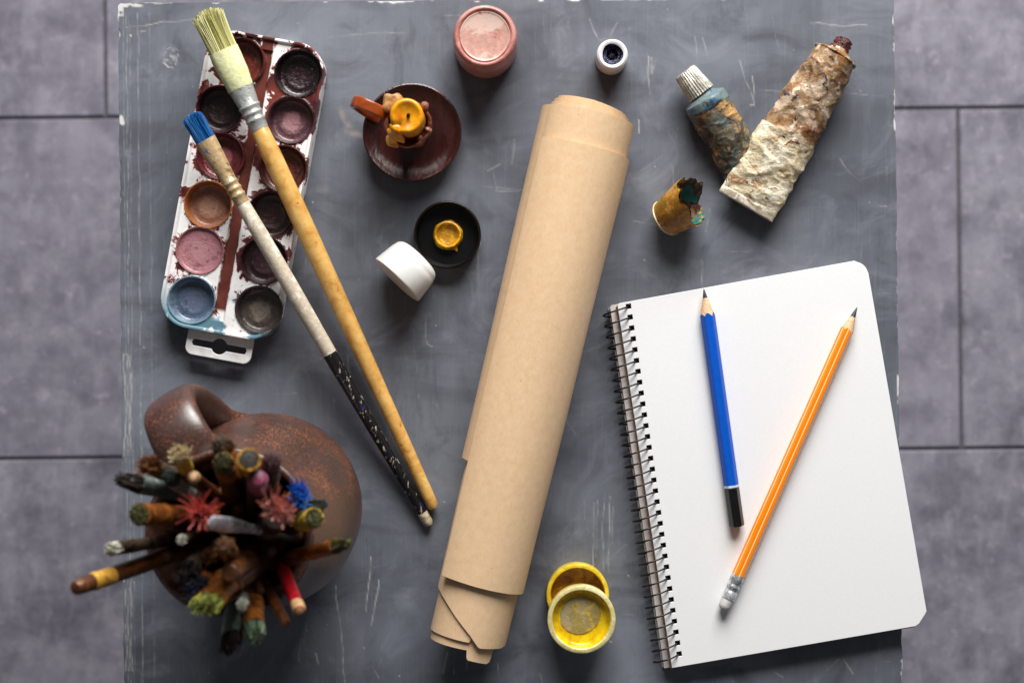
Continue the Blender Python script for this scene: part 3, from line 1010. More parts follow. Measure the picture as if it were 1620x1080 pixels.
# ================================================================== PAINT TUBES
def crumpled(A, B, secs, n=96, m=140, amp=0.5, sc=160, seed=0, ridges=0.0, roll=0):
    """secs: (fraction, half width, half thickness, exponent) -> closed tube skin with crumples"""
    A, B = Vector(A), Vector(B)
    d, sx, sy = axes(B - A, roll)
    L = (B - A).length
    fr = [q[0] for q in secs]
    V, F = [], []
    for j in range(m + 1):
        f = fr[0] + (fr[-1] - fr[0]) * j / m
        a = float(np.interp(f, fr, [q[1] for q in secs]))
        b = float(np.interp(f, fr, [q[2] for q in secs]))
        for i in range(n):
            th = 2 * PI * i / n
            ca, sa = math.cos(th), math.sin(th)
            p = A + d * (L * f) + sx * (ca * a) + sy * (sa * b)
            q = p * sc + Vector((seed, seed * 3, 0))
            k1 = 1 - abs(noise.noise(q * 0.9 + Vector((5, 5, 5)))) * 3.2
            k2 = 1 - abs(noise.noise(q * 2.1 + Vector((1, 8, 3)))) * 3.0
            w = 0.35 * noise.noise(q * 0.6) + 0.85 * max(k1, -0.3) + 0.4 * max(k2, -0.2) - 0.45
            lim = min(1, b / (2.5 * MM)) * min(1, 12 * min(f - fr[0], fr[-1] - f) / (fr[-1] - fr[0]) + 0.15)
            nrm = (sx * (ca / max(a, 1e-5)) + sy * (sa / max(b, 1e-5))).normalized()
            p = p + nrm * (w * amp * MM * lim)
            V.append(p)
    for j in range(m):
        for i in range(n):
            F.append((j * n + i, j * n + (i + 1) % n, (j + 1) * n + (i + 1) % n, (j + 1) * n + i))
    F.append(tuple(range(n - 1, -1, -1)))
    F.append(tuple(range(m * n, (m + 1) * n)))
    return V, F


def build_tubes():
    s = MM
    # small tube with ribbed metal cap
    t = thing('paint_tube', 'small grubby paint tube with ribbed silver cap, tucked under the larger tube', 'paint tube', W(1140, 200))
    A, B = W(1110, 149, 0.0125), W(1196, 296, 0.004)
    L = (B - A).length
    d = (B - A).normalized()
    body = smeared('dirty_tube_foil', (122, 112, 92), [((190, 146, 92), 0.55, 60), ((92, 112, 112), 0.54, 80), ((44, 42, 40), 0.53, 60), ((74, 60, 46), 0.53, 110), ((46, 62, 100), 0.57, 95), ((52, 74, 62), 0.58, 100), ((190, 150, 104), 0.6, 260), ((34, 32, 32), 0.6, 320), ((206, 170, 120), 0.61, 130), ((130, 60, 48), 0.66, 150)], 0.45, 140, 1.0, 0.6, 0.15)
    part(t, 'body', crumpled(A, B, [(0.06, 12.0 * s, 12.0 * s), (0.1, 12.6 * s, 12.3 * s), (0.5, 12.9 * s, 10 * s), (0.8, 13.5 * s, 5 * s), (1, 14 * s, 1.6 * s)], amp=0.45, seed=3), body, smooth=70)
    sh = smeared('blue_smeared_shoulder', (120, 138, 140), [((52, 100, 136), 0.53, 90), ((126, 154, 148), 0.55, 120), ((56, 58, 60), 0.56, 130)], 0.4, 160, 4, 0.3, 0.4)
    part(t, 'shoulder', rod(A, B, [(-0.4 * s, 6.5 * s, 6.5 * s), (0.6 * s, 7.2 * s, 7.2 * s), (3.2 * s, 12.2 * s, 12.2 * s), (4.6 * s, 12.7 * s, 12.7 * s), (8.5 * s, 12.75 * s, 12.55 * s)], 48, caps=(True, False)), sh)
    capm = smeared('silver_cap', (186, 182, 170), [((224, 220, 206), 0.5, 200), ((96, 90, 78), 0.6, 260)], 0.35, 200, 7, 0.2, 0.7)
    cp = W(1083, 113, 0.0135)
    dd = (A - cp).normalized()
    LL = (A - cp).length
    part(t, 'cap', rod(cp, A, [(0, 5.5 * s, 5.5 * s), (0.8 * s, 6.5 * s, 6.5 * s), (LL * .55, 7.3 * s, 7.3 * s), (LL - .2 * s, 8.0 * s, 8.0 * s)], 120,
                       fn=lambda th, q: 1 + 0.035 * math.sin(30 * th)), capm, smooth=60)
    # large tube
    t = thing('paint_tube', 'large crumpled paint tube with cream lower wrapper and brown crusted neck', 'paint tube', W(1250, 210))
    A, B = W(1180, 326, 0.0105), W(1321, 90, 0.0155)
    L = (B - A).length
    d = (B - A).normalized()
    up = smeared('paint_caked_tube', (176, 142, 104), [((128, 92, 64), 0.48, 60), ((196, 172, 148), 0.52, 70), ((150, 100, 50), 0.55, 75), ((116, 50, 46), 0.6, 80), ((70, 70, 86), 0.585, 75), ((104, 110, 80), 0.62, 100), ((216, 200, 176), 0.57, 120), ((44, 110, 160), 0.68, 130), ((222, 172, 40), 0.68, 150), ((62, 44, 40), 0.585, 160), ((176, 150, 120), 0.6, 300), ((90, 60, 46), 0.62, 420)], 0.3, 120, 2.0, 0.7, 0.1)
    part(t, 'body', crumpled(A, B, [(0.44, 16.6 * s, 6.6 * s), (0.55, 16.3 * s, 7.6 * s), (0.75, 15.0 * s, 9.6 * s), (0.96, 12.8 * s, 12.3 * s), (1.0, 12.5 * s, 12.2 * s)], amp=1.0, sc=70, seed=8, m=170, n=120), up, smooth=80)
    cr = smeared('cream_crinkled_wrapper', (226, 208, 172), [((242, 232, 208), 0.5, 90), ((176, 142, 104), 0.57, 120), ((138, 66, 48), 0.62, 140), ((122, 124, 96), 0.63, 110), ((96, 70, 52), 0.615, 210), ((212, 160, 60), 0.68, 160)], 0.3, 170, 5.0, 1.0)
    part(t, 'wrapper', crumpled(A, B, [(0.035, 17.4 * s, 1.9 * s), (0.12, 17.3 * s, 3.6 * s), (0.3, 17.3 * s, 6.2 * s), (0.475, 17.3 * s, 7.8 * s)], amp=0.95, sc=85, seed=5, m=170, n=130), cr, smooth=80)
    fold = smeared('crimp_metal', (190, 178, 156), [((226, 216, 196), 0.5, 140), ((130, 100, 78), 0.6, 150)], 0.4, 160, 9, 0.4, 0.3)
    part(t, 'crimp', crumpled(A, B, [(-0.005, 17.3 * s, 2.1 * s), (0.0, 17.6 * s, 2.5 * s), (0.035, 17.6 * s, 2.5 * s), (0.05, 17.4 * s, 2.0 * s)], amp=0.25, sc=200, seed=2, m=24), fold, smooth=60)
    part(t, 'shoulder', rod(A, B, [(L - .3 * s, 12.7 * s, 12.4 * s), (L + .5 * s, 13.0 * s, 12.8 * s), (L + 1.1 * s, 12.8 * s, 12.6 * s), (L + 3.8 * s, 6.0 * s, 6.0 * s), (L + 5.2 * s, 5.6 * s, 5.6 * s)], 48), fold)
    sho = [o for o in t.children if o.name.startswith('shoulder')][0]
    for v in sho.data.vertices:
        v.co += noise.noise_vector(v.co * 120) * 0.0011
    sho.data.materials[0] = up.m
    nk = smeared('dried_brown_paint', (74, 30, 24), [((104, 42, 30), 0.5, 200), ((40, 18, 18), 0.56, 260)], 0.25, 260, 1.5, 0.8)
    V, F = rod(A, B, [(L + 4.0 * s, 5.2 * s, 5.2 * s), (L + 5.5 * s, 5.6 * s, 5.4 * s), (L + 6.6 * s, 4.6 * s, 4.6 * s), (L + 7.8 * s, 5.5 * s, 5.3 * s), (L + 9 * s, 4.6 * s, 4.5 * s), (L + 10.2 * s, 5.0 * s, 5.0 * s), (L + 11.4 * s, 3.6 * s, 3.6 * s), (L + 12 * s, 1 * s, 1 * s)], 30)
    part(t, 'neck', (bent(V, 0.9 * s, 260, 3), F), nk, smooth=70)


# ================================================================== SMALL POTS AND CAPS
def build_pots():
    s = MM
    # ---- pink pot, upside down
    h = 36 * s
    c = W(765, 90, 0)
    c = W(767, 57, h)
    c.z = 0
    t = thing('paint_pot', 'squat pink plastic pot with pale stained disc on top, above the candle holder', 'paint pot', c)
    pink = smeared('pink_stained_plastic', (196, 132, 124), [((206, 146, 136), 0.5, 60), ((182, 108, 98), 0.58, 80), ((220, 178, 166), 0.64, 120)], 0.3, 100, 2.2, 0.12)
    pink.put('Subsurface Weight', 0.15)
    pink.put('Subsurface Radius', (0.004, 0.002, 0.0015))
    k = 0.96
    prof = [(14, 0.2), (17.2, 0.2), (17.8, 1.0), (18.0, 10), (18.0, 24), (17.9, 31), (17.3, 34.2), (16.4, 35.7), (15.4, 36.0), (14.9, 35.6), (14.4, 34.6), (14.1, 34.4)]
    part(t, 'body', lathe([(r * s, z * s) for r, z in prof], c, n=96), pink, smooth=60)
    disc = smeared('pale_pink_disc', (214, 164, 150), [((222, 190, 176), 0.47, 55), ((206, 190, 196), 0.57, 50), ((176, 84, 86), 0.615, 70), ((134, 98, 120), 0.645, 62), ((110, 110, 140), 0.72, 90)], 0.3, 120, 0.55, 0.12)
    part(t, 'bottom_disc', lathe([(14.2 * s, 33.6 * s), (14.1 * s, 34.7 * s), (13.6 * s, 35.1 * s), (13.0 * s, 34.8 * s), (12.4 * s, 34.6 * s), (0.0001, 34.9 * s)], c, n=80), disc, at=c + Vector((0, 0, h)), smooth=50)
    # ---- small white cap with dark blue hole
    h = 17 * s
    c = W(969, 86, h)
    c.z = 0
    t = thing('bottle_cap', 'tiny white cap with dark blue paint in its hole', 'cap', c)
    wm = smeared('white_cap_plastic', (232, 230, 230), [((206, 206, 212), 0.6, 160), ((120, 126, 160), 0.70, 180)], 0.3, 200, 3, 0.08, dirt=0.95)
    prof = [(6, 0.2), (8.6, 0.2), (9.0, 0.8), (9.1, 8), (9.0, 14), (8.6, 16.2), (7.6, 17), (6.2, 16.9), (5.6, 16.4), (5.4, 15)]
    part(t, 'shell', lathe([(r * s, z * s) for r, z in prof], c, n=64), wm)
    nv = smeared('navy_paint', (22, 26, 50), [((34, 42, 84), 0.5, 260), ((14, 14, 22), 0.56, 300)], 0.25, 300, 4, 0.6)
    prof = [(5.9, 16.9), (5.3, 16.6), (5.0, 15.4), (4.6, 14.9), (3.4, 14.7), (3.0, 11.8), (2.0, 11.5), (1.6, 12.6), (0.0001, 12.9)][::-1]
    part(t, 'paint_hole', lathe([(r * s, z * s) for r, z in prof], c, n=48, fn=lambda j, th, r, z: (r * (1 + 0.06 * math.sin(3 * th + j)) if r > 4 * s else r, z)), nv)
    # ---- black lid with yellow paint
    c = W(708, 371, 0.008)
    c.z = 0
    t = thing('jar_lid', 'black lid turned up with a ring of yellow paint in its middle', 'lid', c)
    bk = simple('black_plastic', (11, 11, 12), 0.35, 0.25, 300, spec=0.35)
    prof = [(17, 0.2), (18.6, 0.3), (19.0, 1.0), (19.1, 9.4), (18.9, 10.0), (18.5, 10.2), (18.0, 9.8), (17.8, 8.5), (17.5, 3.2), (16.8, 2.4), (0.0001, 2.2)]
    part(t, 'shell', lathe([(r * s, z * s) for r, z in prof], c, n=96), bk, smooth=45)
    ye = smeared('ochre_yellow_paint', (200, 142, 26), [((226, 172, 34), 0.5, 180), ((150, 96, 20), 0.6, 200)], 0.3, 220, 2, 0.5)

    def ragged(j, th, r, z):
        if j in (0, 1):
            return r * (1 + 0.07 * noise.noise(Vector((math.cos(th) * 2, math.sin(th) * 2, 3))) + 0.03 * noise.noise(Vector((math.cos(th) * 5, math.sin(th) * 5, 9)))) + (2.2 * s * max(0, 1 - abs(((th + 1.05 + PI) % (2 * PI)) - PI) / 0.14)), z
        return r, z
    prof = [(8.6, 2.3), (8.5, 2.9), (8.0, 3.4), (7.6, 6.4), (7.0, 6.7), (6.5, 6.2), (6.2, 4.6), (5.7, 4.2), (5.2, 4.4), (5.0, 3.6), (4.6, 3.4), (2, 3.5), (0.0001, 3.6)]
    part(t, 'yellow_paint', lathe([(r * s, z * s) for r, z in prof], c, n=90, fn=ragged), ye, at=c, smooth=50)
    # ---- white tapered cap on its side
    R1, R2 = 17.0 * s, 14.6 * s
    A, B = W(627, 444, R1 + 0.3 * s), W(664, 406, R2 + 0.2 * s)
    t = None
    L = (B - A).length
    wc = smeared('clean_white_plastic', (236, 235, 232), [((231, 230, 227), 0.6, 60)], 0.3, 60, 3, 0.03, dirt=0.985)
    prof = [(0.0, R1 - 3 * s, R1 - 3 * s), (0.0001, R1 - 0.9 * s, R1 - 0.9 * s), (0.0005, R1 - 0.25 * s, R1 - 0.25 * s), (0.0013, R1, R1), (L * .55, R1 - 1.1 * s, R1 - 1.1 * s),
            (L * .70, R1 - 1.5 * s, R1 - 1.5 * s), (L * .71, R1 - 1.65 * s, R1 - 1.65 * s), (L - 4.2 * s, R2 + .5 * s, R2 + .5 * s), (L - 2.8 * s, R2 + .1 * s, R2 + .1 * s), (L - 1.6 * s, R2 - .8 * s, R2 - .8 * s), (L - .7 * s, R2 - 2.0 * s, R2 - 2.0 * s), (L - .15 * s, R2 - 3.6 * s, R2 - 3.6 * s), (L, R2 - 5.5 * s, R2 - 5.5 * s)]
    o = part(None, 'bottle_cap', rod(A, B, prof, 72), wc, at=W(645, 428), smooth=35)
    tag(o, 'thick white plastic cap lying on its side against the black lid', 'cap')
    # ---- yellow pot and its lid
    c = W(914, 941, 0.010)
    c.z = 0
    t = thing('paint_pot', 'bright yellow round pot half hidden under a cream-rimmed lid', 'paint pot', c)
    yp = smeared('yellow_plastic', (232, 196, 40), [((240, 210, 70), 0.5, 90), ((214, 164, 24), 0.6, 120)], 0.3, 150, 1.2, 0.12)
    prof = [(15, 0.2), (17.2, 0.3), (17.9, 1.2), (18.0, 9.6), (17.7, 10.6), (17.0, 11.0), (15.9, 10.9), (15.4, 10.2), (15.2, 8)]
    part(t, 'body', lathe([(r * s, z * s) for r, z in prof], c, n=88), yp)
    ip = smeared('amber_paint', (196, 136, 22), [((222, 172, 30), 0.5, 110), ((150, 86, 18), 0.58, 130), ((222, 176, 50), 0.64, 160)], 0.22, 160, 6, 0.5)
    prof = [(15.35, 9.8), (15.0, 6), (14.2, 3.4), (12.6, 2.8), (0.0001, 2.9)][::-1]
    part(t, 'dried_paint', lathe([(r * s, z * s) for r, z in prof], c, n=72), ip)
    c = W(920, 979, 0.0195)
    c.z = 0.0117
    tilt = Matrix.Rotation(math.radians(0.8), 3, 'X')
    t = thing('jar_lid', 'cream-rimmed lid holding wet yellow and grey paint, lying across the yellow pot', 'lid', c)
    cr = smeared('cream_yellow_plastic', (226, 212, 146), [((236, 226, 176), 0.5, 90), ((206, 186, 100), 0.6, 120), ((190, 160, 60), 0.68, 200)], 0.3, 150, 8, 0.12)
    prof = [(16, -0.6), (18.4, -0.5), (19.0, 0.3), (19.3, 7.4), (19.1, 8.3), (18.4, 8.7), (16.9, 8.6), (16.3, 8.0), (16.1, 6)]
    part(t, 'shell', lathe([(r * s, z * s) for r, z in prof], c, tilt, n=88), cr)
    yy = Mat('wet_yellow_paint', (222, 186, 16), 0.2)
    n = yy.noise(240, 5, .6)
    yy.put('Base Color', yy.ramp(n, [(0.35, (206, 160, 10)), (0.6, (236, 204, 24))]))
    yy.bump(n, 0.3, 0.0006)
    prof = [(16.35, 8.1), (16.0, 6.0), (15.4, 4.0), (14.4, 3.2), (13.2, 3.0), (0.0001, 3.0)][::-1]
    lin_ = part(t, 'yellow_paint', lathe([(r * s, z * s) for r, z in prof], c, tilt, n=72), yy)
    gy = smeared('grey_dried_paint', (172, 152, 88), [((172, 158, 122), 0.5, 80), ((206, 174, 70), 0.55, 110), ((224, 212, 160), 0.68, 160), ((60, 84, 80), 0.72, 140), ((224, 150, 40), 0.69, 170)], 0.22, 140, 3, 0.4)

    def blob(j, th, r, z):
        return r * (1 + 0.10 * math.sin(th * 2 + 0.6) * 0.6 + 0.05 * noise.noise(Vector((math.cos(th) * 3, math.sin(th) * 3, 1)))), z
    oc = c + tilt @ Vector((-0.4 * s, 1.6 * s, 0))
    part(t, 'grey_paint', lathe([(11.2 * s, 2.9 * s), (11.0 * s, 3.4 * s), (10 * s, 3.55 * s), (5 * s, 3.4 * s), (0.0001, 3.45 * s)][::1], oc, tilt, n=80, fn=blob), gy, at=oc)
    # ---- torn paint-caked cup
    base = W(1052, 347, 0.0)
    base.z = 0.0065
    axd = Vector((0.62, 0.42, 0.66)).normalized()
    q = Vector((0, 0, 1)).rotation_difference(axd).to_matrix()
    t = thing('paint_cup', 'small torn cup caked in ochre and brown paint, ragged rim showing teal', 'cup', W(1070, 335))
    oc = smeared('ochre_caked_paint', (176, 120, 40), [((196, 142, 62), 0.5, 110), ((138, 108, 34), 0.55, 90), ((132, 72, 26), 0.6, 140), ((210, 176, 120), 0.66, 170), ((70, 60, 40), 0.66, 220)], 0.4, 160, 3, 0.6)

    def torn(j, th, r, z):
        if z > 10 * s:
            kk = (z - 10 * s) / (12 * s)
            z = z + kk * s * (8.0 * noise.noise(Vector((math.cos(th) * 1.3, math.sin(th) * 1.3, 0.3))) + 2.4 * noise.noise(Vector((math.cos(th) * 4, math.sin(th) * 4, 2))) + 0.6 * noise.noise(Vector((math.cos(th) * 11, math.sin(th) * 11, 5))))
            r = r * (1 + kk * 0.16 * noise.noise(Vector((math.cos(th) * 2, math.sin(th) * 2, 7))))
        return r, z
    out = [(6, 0), (9.6, 0), (10.4, 0.6), (10.9, 2.5), (11.6, 6), (12.2, 11), (12.8, 16), (13.2, 20), (13.1, 21.2), (12.2, 20.8), (11.6, 17), (10.8, 12), (9.6, 6), (7, 3.5), (0.0001, 3)]
    V, F = lathe([(r * s, z * s) for r, z in out], base, q, n=100, fn=torn)
    part(t, 'shell', (bent(V, 0.5 * s, 280, 2), F), oc, smooth=80)
    ri = simple('pale_base_rim', (206, 190, 150), 0.4, 0.15, 300)
    part(t, 'base_rim', lathe([(r * s, z * s) for r, z in ((8.5, -0.7), (10.2, -0.8), (10.9, -0.1), (11.0, 0.8), (10.4, 1.2))], base, q, n=64), ri)
    te = smeared('teal_and_maroon_paint', (78, 38, 32), [((30, 112, 104), 0.5, 90), ((120, 84, 40), 0.56, 130), ((28, 60, 50), 0.6, 150), ((180, 130, 50), 0.67, 180)], 0.3, 200, 12, 0.7)
    V, F = lathe([(r * s, z * s) for r, z in ((12.4, 21.8), (11.7, 19.8), (10.6, 14), (9.5, 10), (6, 8.4), (0.0001, 8.6))][::-1], base, q, n=100, fn=torn)
    part(t, 'dried_paint', (bent(V, 0.8 * s, 300, 5), F), te, smooth=80)


# ================================================================== CANDLE
def build_candle():
    s = MM
    c = W(652, 210, 0.009)
    c.z = 0
    t = thing('candle_holder', 'dark brown turned wood candle holder with ring dish and orange handle', 'candle holder', c)
    wd = Mat('dark_varnished_wood', (58, 20, 16), 0.2)
    n = wd.noise(60, 6, 0.6, 0.5, wd.co((1, 0.2, 1), rot=(0, 0, 0.5)))
    g = wd.noise(500, 5, 0.7, 0, wd.co((1, 0.15, 1), rot=(0, 0, -0.6)))
    cc = wd.ramp(n, [(0.35, (38, 14, 13)), (0.55, (64, 23, 18)), (0.72, (128, 48, 32))])
    cc = wd.mix(wd.mask(g, 0.6, 0.75), cc, (30, 14, 16))
    wd.put('Base Color', cc)
    wd.bump(g, 0.9, 0.0008)
    wd.put('Coat Weight', 0.3)
    wd.put('Coat Roughness', 0.2)
    prof = [(16, 0.2), (20, 0.3), (24, 3), (27, 6.5), (28.2, 9.4), (28.0, 10.3), (27.2, 10.6), (26.0, 9.6), (24.6, 7.6), (21, 5.8), (17, 5.2), (13, 5.3), (10, 6), (0.0001, 6.2)]
    part(t, 'dish', lathe([(r * s, z * s) for r, z in prof], c, n=96), wd, smooth=50)
    cm = smeared('waxy_brown_cup', (112, 62, 48), [((140, 84, 64), 0.5, 110), ((70, 34, 28), 0.56, 120), ((176, 120, 84), 0.64, 160), ((196, 150, 130), 0.69, 200)], 0.25, 160, 4, 0.6)
    prof = [(9, 5.5), (9.6, 8), (8.8, 14), (9.6, 24), (11.6, 34), (12.9, 41), (13.1, 44), (12.3, 45.4), (11.2, 44.6), (10.6, 41), (8, 38.5), (0.0001, 38)]
    V, F = lathe([(r * s, z * s) for r, z in prof], c, n=72, fn=lambda j, th, r, z: (r * (1 + 0.05 * noise.noise(Vector((math.cos(th) * 2, math.sin(th) * 2, z * 90)))), z))
    part(t, 'cup', (bent(V, 0.7 * s, 190, 4), F), cm, smooth=70)
    om = Mat('orange_varnished_wood', (150, 66, 24), 0.3)
    n = om.noise(90, 6, .6, .4, om.co((0.2, 1, 1), rot=(0, 0, 0.4)))
    om.put('Base Color', om.ramp(n, [(0.35, (128, 50, 20)), (0.6, (166, 78, 30))]))
    om.put('Coat Weight', 0.3)
    dr = Vector((-0.915, 0.40, 0)).normalized()
    path = smooth_path([(11.5, 40), (17, 46.5), (24, 48.5), (30, 45), (33, 36), (31, 24), (26, 14), (21, 7)], 40)
    pts = [c + dr * (p[0] * s) + Vector((0, 0, p[1] * s)) for p in path]
    part(t, 'handle', sweep(pts, (3.3 * s, 1.6 * s), 24, ref=Vector((-dr.y, dr.x, 0)), power=0.45), om, smooth=50)
    # candle
    cc = W(643, 183, 0.064)
    cc.z = 0.040
    t = thing('candle', 'short orange yellow candle stub with wax drips in the holder', 'candle', cc)
    wax = Mat('yellow_wax', (228, 150, 14), 0.3)
    wax.put('Subsurface Weight', 0.35)
    wax.put('Subsurface Radius', (0.006, 0.003, 0.0008))
    n = wax.noise(130, 4, 0.6, 0.3)
    wax.put('Base Color', wax.ramp(n, [(0.35, (206, 116, 8)), (0.6, (238, 168, 20))]))
    prof = [(8.0, -5), (9.2, -4), (9.3, 14), (9.4, 21), (9.2, 22.8), (8.4, 23.7), (7.4, 23.8), (6.6, 23.2), (4, 22.2), (0.0001, 21.8)]
    V, F = lathe([(r * s, z * s) for r, z in prof], cc, n=64, fn=lambda j, th, r, z: (r * (1 + 0.03 * math.sin(2 * th + z * 200)), z - (3.2 * s * math.exp(-((th - 4.0) / 0.4) ** 2) if z > 20 * s and r > 5 * s else 0)))
    part(t, 'wax', (V, F), wax, smooth=60)
    wk = simple('burnt_wick', (30, 24, 20), 0.8)
    wp = cc + Vector((0.8 * s, 0.2 * s, 21.5 * s))
    part(t, 'wick', rod(wp, wp + Vector((0.4 * s, 0.4 * s, 4 * s)), [(0, 1.0 * s, 1.0 * s), (3 * s, 0.9 * s, 0.9 * s), (4 * s, 0.4 * s, 0.4 * s)], 12), wk)
    # run of wax on the lower left side
    dl = Vector((-0.62, -0.78, 0))
    pth = smooth_path([(7.5, 22, 2.2), (9.8, 18, 3.2), (11, 11, 3.4), (13, 6.5, 3.0), (15.6, 3.2, 2.6), (17.0, 0.5, 1.4)], 24)
    dp = [cc + dl * (p[0] * s) + Vector((0, 0, p[1] * s)) for p in pth]
    V, F = sweep(dp, [(p[2] * (1.15 + 0.45 * math.sin(k * 0.8)) * s, p[2] * 0.7 * s) for k, p in enumerate(pth)], 18, ref=(0.78, -0.62, 0))
    part(t, 'wax_drip', (bent(V, 1.7 * s, 210, 7), F), wax, smooth=80)
    pw = Mat('pale_wax', (206, 160, 104), 0.3)
    pw.put('Subsurface Weight', 0.3)
    pw.put('Subsurface Radius', (0.005, 0.003, 0.0015))
    pw.put('Base Color', pw.ramp(pw.noise(260, 5, .6, .4), [(0.35, (150, 100, 56)), (0.6, (196, 150, 98))]))
    pc = W(622, 163, 0.046)
    V, F = lathe([(r * s, z * s) for r, z in ((3, -8), (5.2, -5), (6.0, -1.5), (5.4, 0.6), (4.4, 1.6), (2.6, 2.4), (0.0001, 2.7))], pc, n=40)
    part(t, 'wax_lump', (bent(V, 2.0 * s, 170, 3), F), pw, smooth=80, label='pale tan lump of old wax')
    pk_ = smeared('pinkish_old_wax', (150, 96, 78), [((180, 124, 98), 0.5, 200)], 0.3, 200, 2, 0.3)
    for (px, py, z, r) in ((672, 168, 45, 2.6), (677, 206, 44, 2.0), (664, 219, 43, 1.7)):
        pc = W(px, py, z * s)
        V, F = lathe([(q * r * s, w * r * s) for q, w in ((0.001, -1.4), (0.7, -1), (1, 0), (0.75, 0.8), (0.001, 1.1))], pc, n=20)
        part(t, 'wax_drip', (bent(V, 0.9 * s, 300, px), F), pk_, smooth=80)


# ================================================================== JUG WITH BRUSHES
JX = W(447, 786)
PROF_OUT = [(33, 0), (36, 1), (42, 14), (47.6, 32), (51.0, 54), (51.6, 72), (50, 90), (46, 108), (41, 124), (37.8, 138), (36.6, 150), (38, 160), (39.6, 166), (39.8, 168.2), (38.8, 169.4)]
PROF_IN = [(37.2, 169.0), (35.8, 166), (34.0, 158), (33.0, 150), (34.2, 138), (37.4, 124), (42.2, 108), (46, 90), (47.6, 72), (47, 54), (43.6, 32), (38, 14), (30, 6), (0.0001, 5)]


def inner_r(z):
    zs = [p[1] for p in PROF_IN][::-1]
    rs = [p[0] for p in PROF_IN][::-1]
    return float(np.interp(z, zs, rs))


def build_jug():
    s = MM
    c = Vector((JX.x, JX.y, 0))
    t = thing('jug', 'round brown stoneware jug with one strap handle, crammed with used brushes', 'jug', c)
    m = Mat('brown_stoneware', (54, 36, 31), 0.36)
    big = m.noise(22, 5, 0.6, 0.4)
    sp = m.noise(900, 5, 0.72, 0.2)
    sp2 = m.noise(1500, 3, 0.6)
    patch = m.noise(45, 4, 0.6, 0.4, m.co(loc=(3, 5, 1)))
    cc = m.ramp(big, [(0.35, (54, 36, 32)), (0.6, (70, 46, 40))])
    th = m.math('ADD', sp, m.math('MULTIPLY', patch, 0.32))
    cc = m.mix(m.mask(th, 0.725, 0.775), cc, (150, 82, 46))
    cc = m.mix(m.mask(m.math('ADD', sp2, m.math('MULTIPLY', patch, 0.2)), 0.77, 0.81), cc, (190, 120, 80))
    cc = m.mix(m.mask(m.noise(380, 4, .6, 0, m.co(loc=(9, 1, 0))), 0.62, 0.7), cc, (40, 25, 24))
    m.put('Base Color', cc)
    m.put('Roughness', m.mask(sp, -0.1, 1.6))
    m.put('Specular IOR Level', 0.9)
    m.put('Coat Weight', 0.35)
    m.put('Coat Roughness', 0.38)
    m.bump(m.math('ADD', sp, m.math('MULTIPLY', m.noise(120, 4, .6), 0.8)), 0.22, 0.0008)
    part(t, 'body', lathe([(r * s, z * s) for r, z in PROF_OUT + PROF_IN], c, n=128), m, smooth=70)
    dr = Vector((-0.50, 0.866, 0)).normalized()
    ta = Vector((-dr.y, dr.x, 0))
    path = smooth_path([(34.5, 150), (42, 157), (53, 158), (64, 150), (69, 133), (67, 112), (60, 94), (51, 80), (45, 72)], 48)
    k = len(path)
    pts, sec = [], []
    for i, p in enumerate(path):
        pts.append(c + dr * (p[0] * s) + Vector((0, 0, p[1] * s)))
        f = i / (k - 1)
        w = 15.5 - 2.0 * math.sin(PI * f) + 3 * max(0, 0.15 - f) * 10 + 3 * max(0, f - 0.85) * 10
        sec.append((w * s, (5.6 + 2 * max(0, f - 0.85) * 10) * s))
    part(t, 'handle', sweep(pts, sec, 28, ref=ta, power=0.8), m, smooth=80)


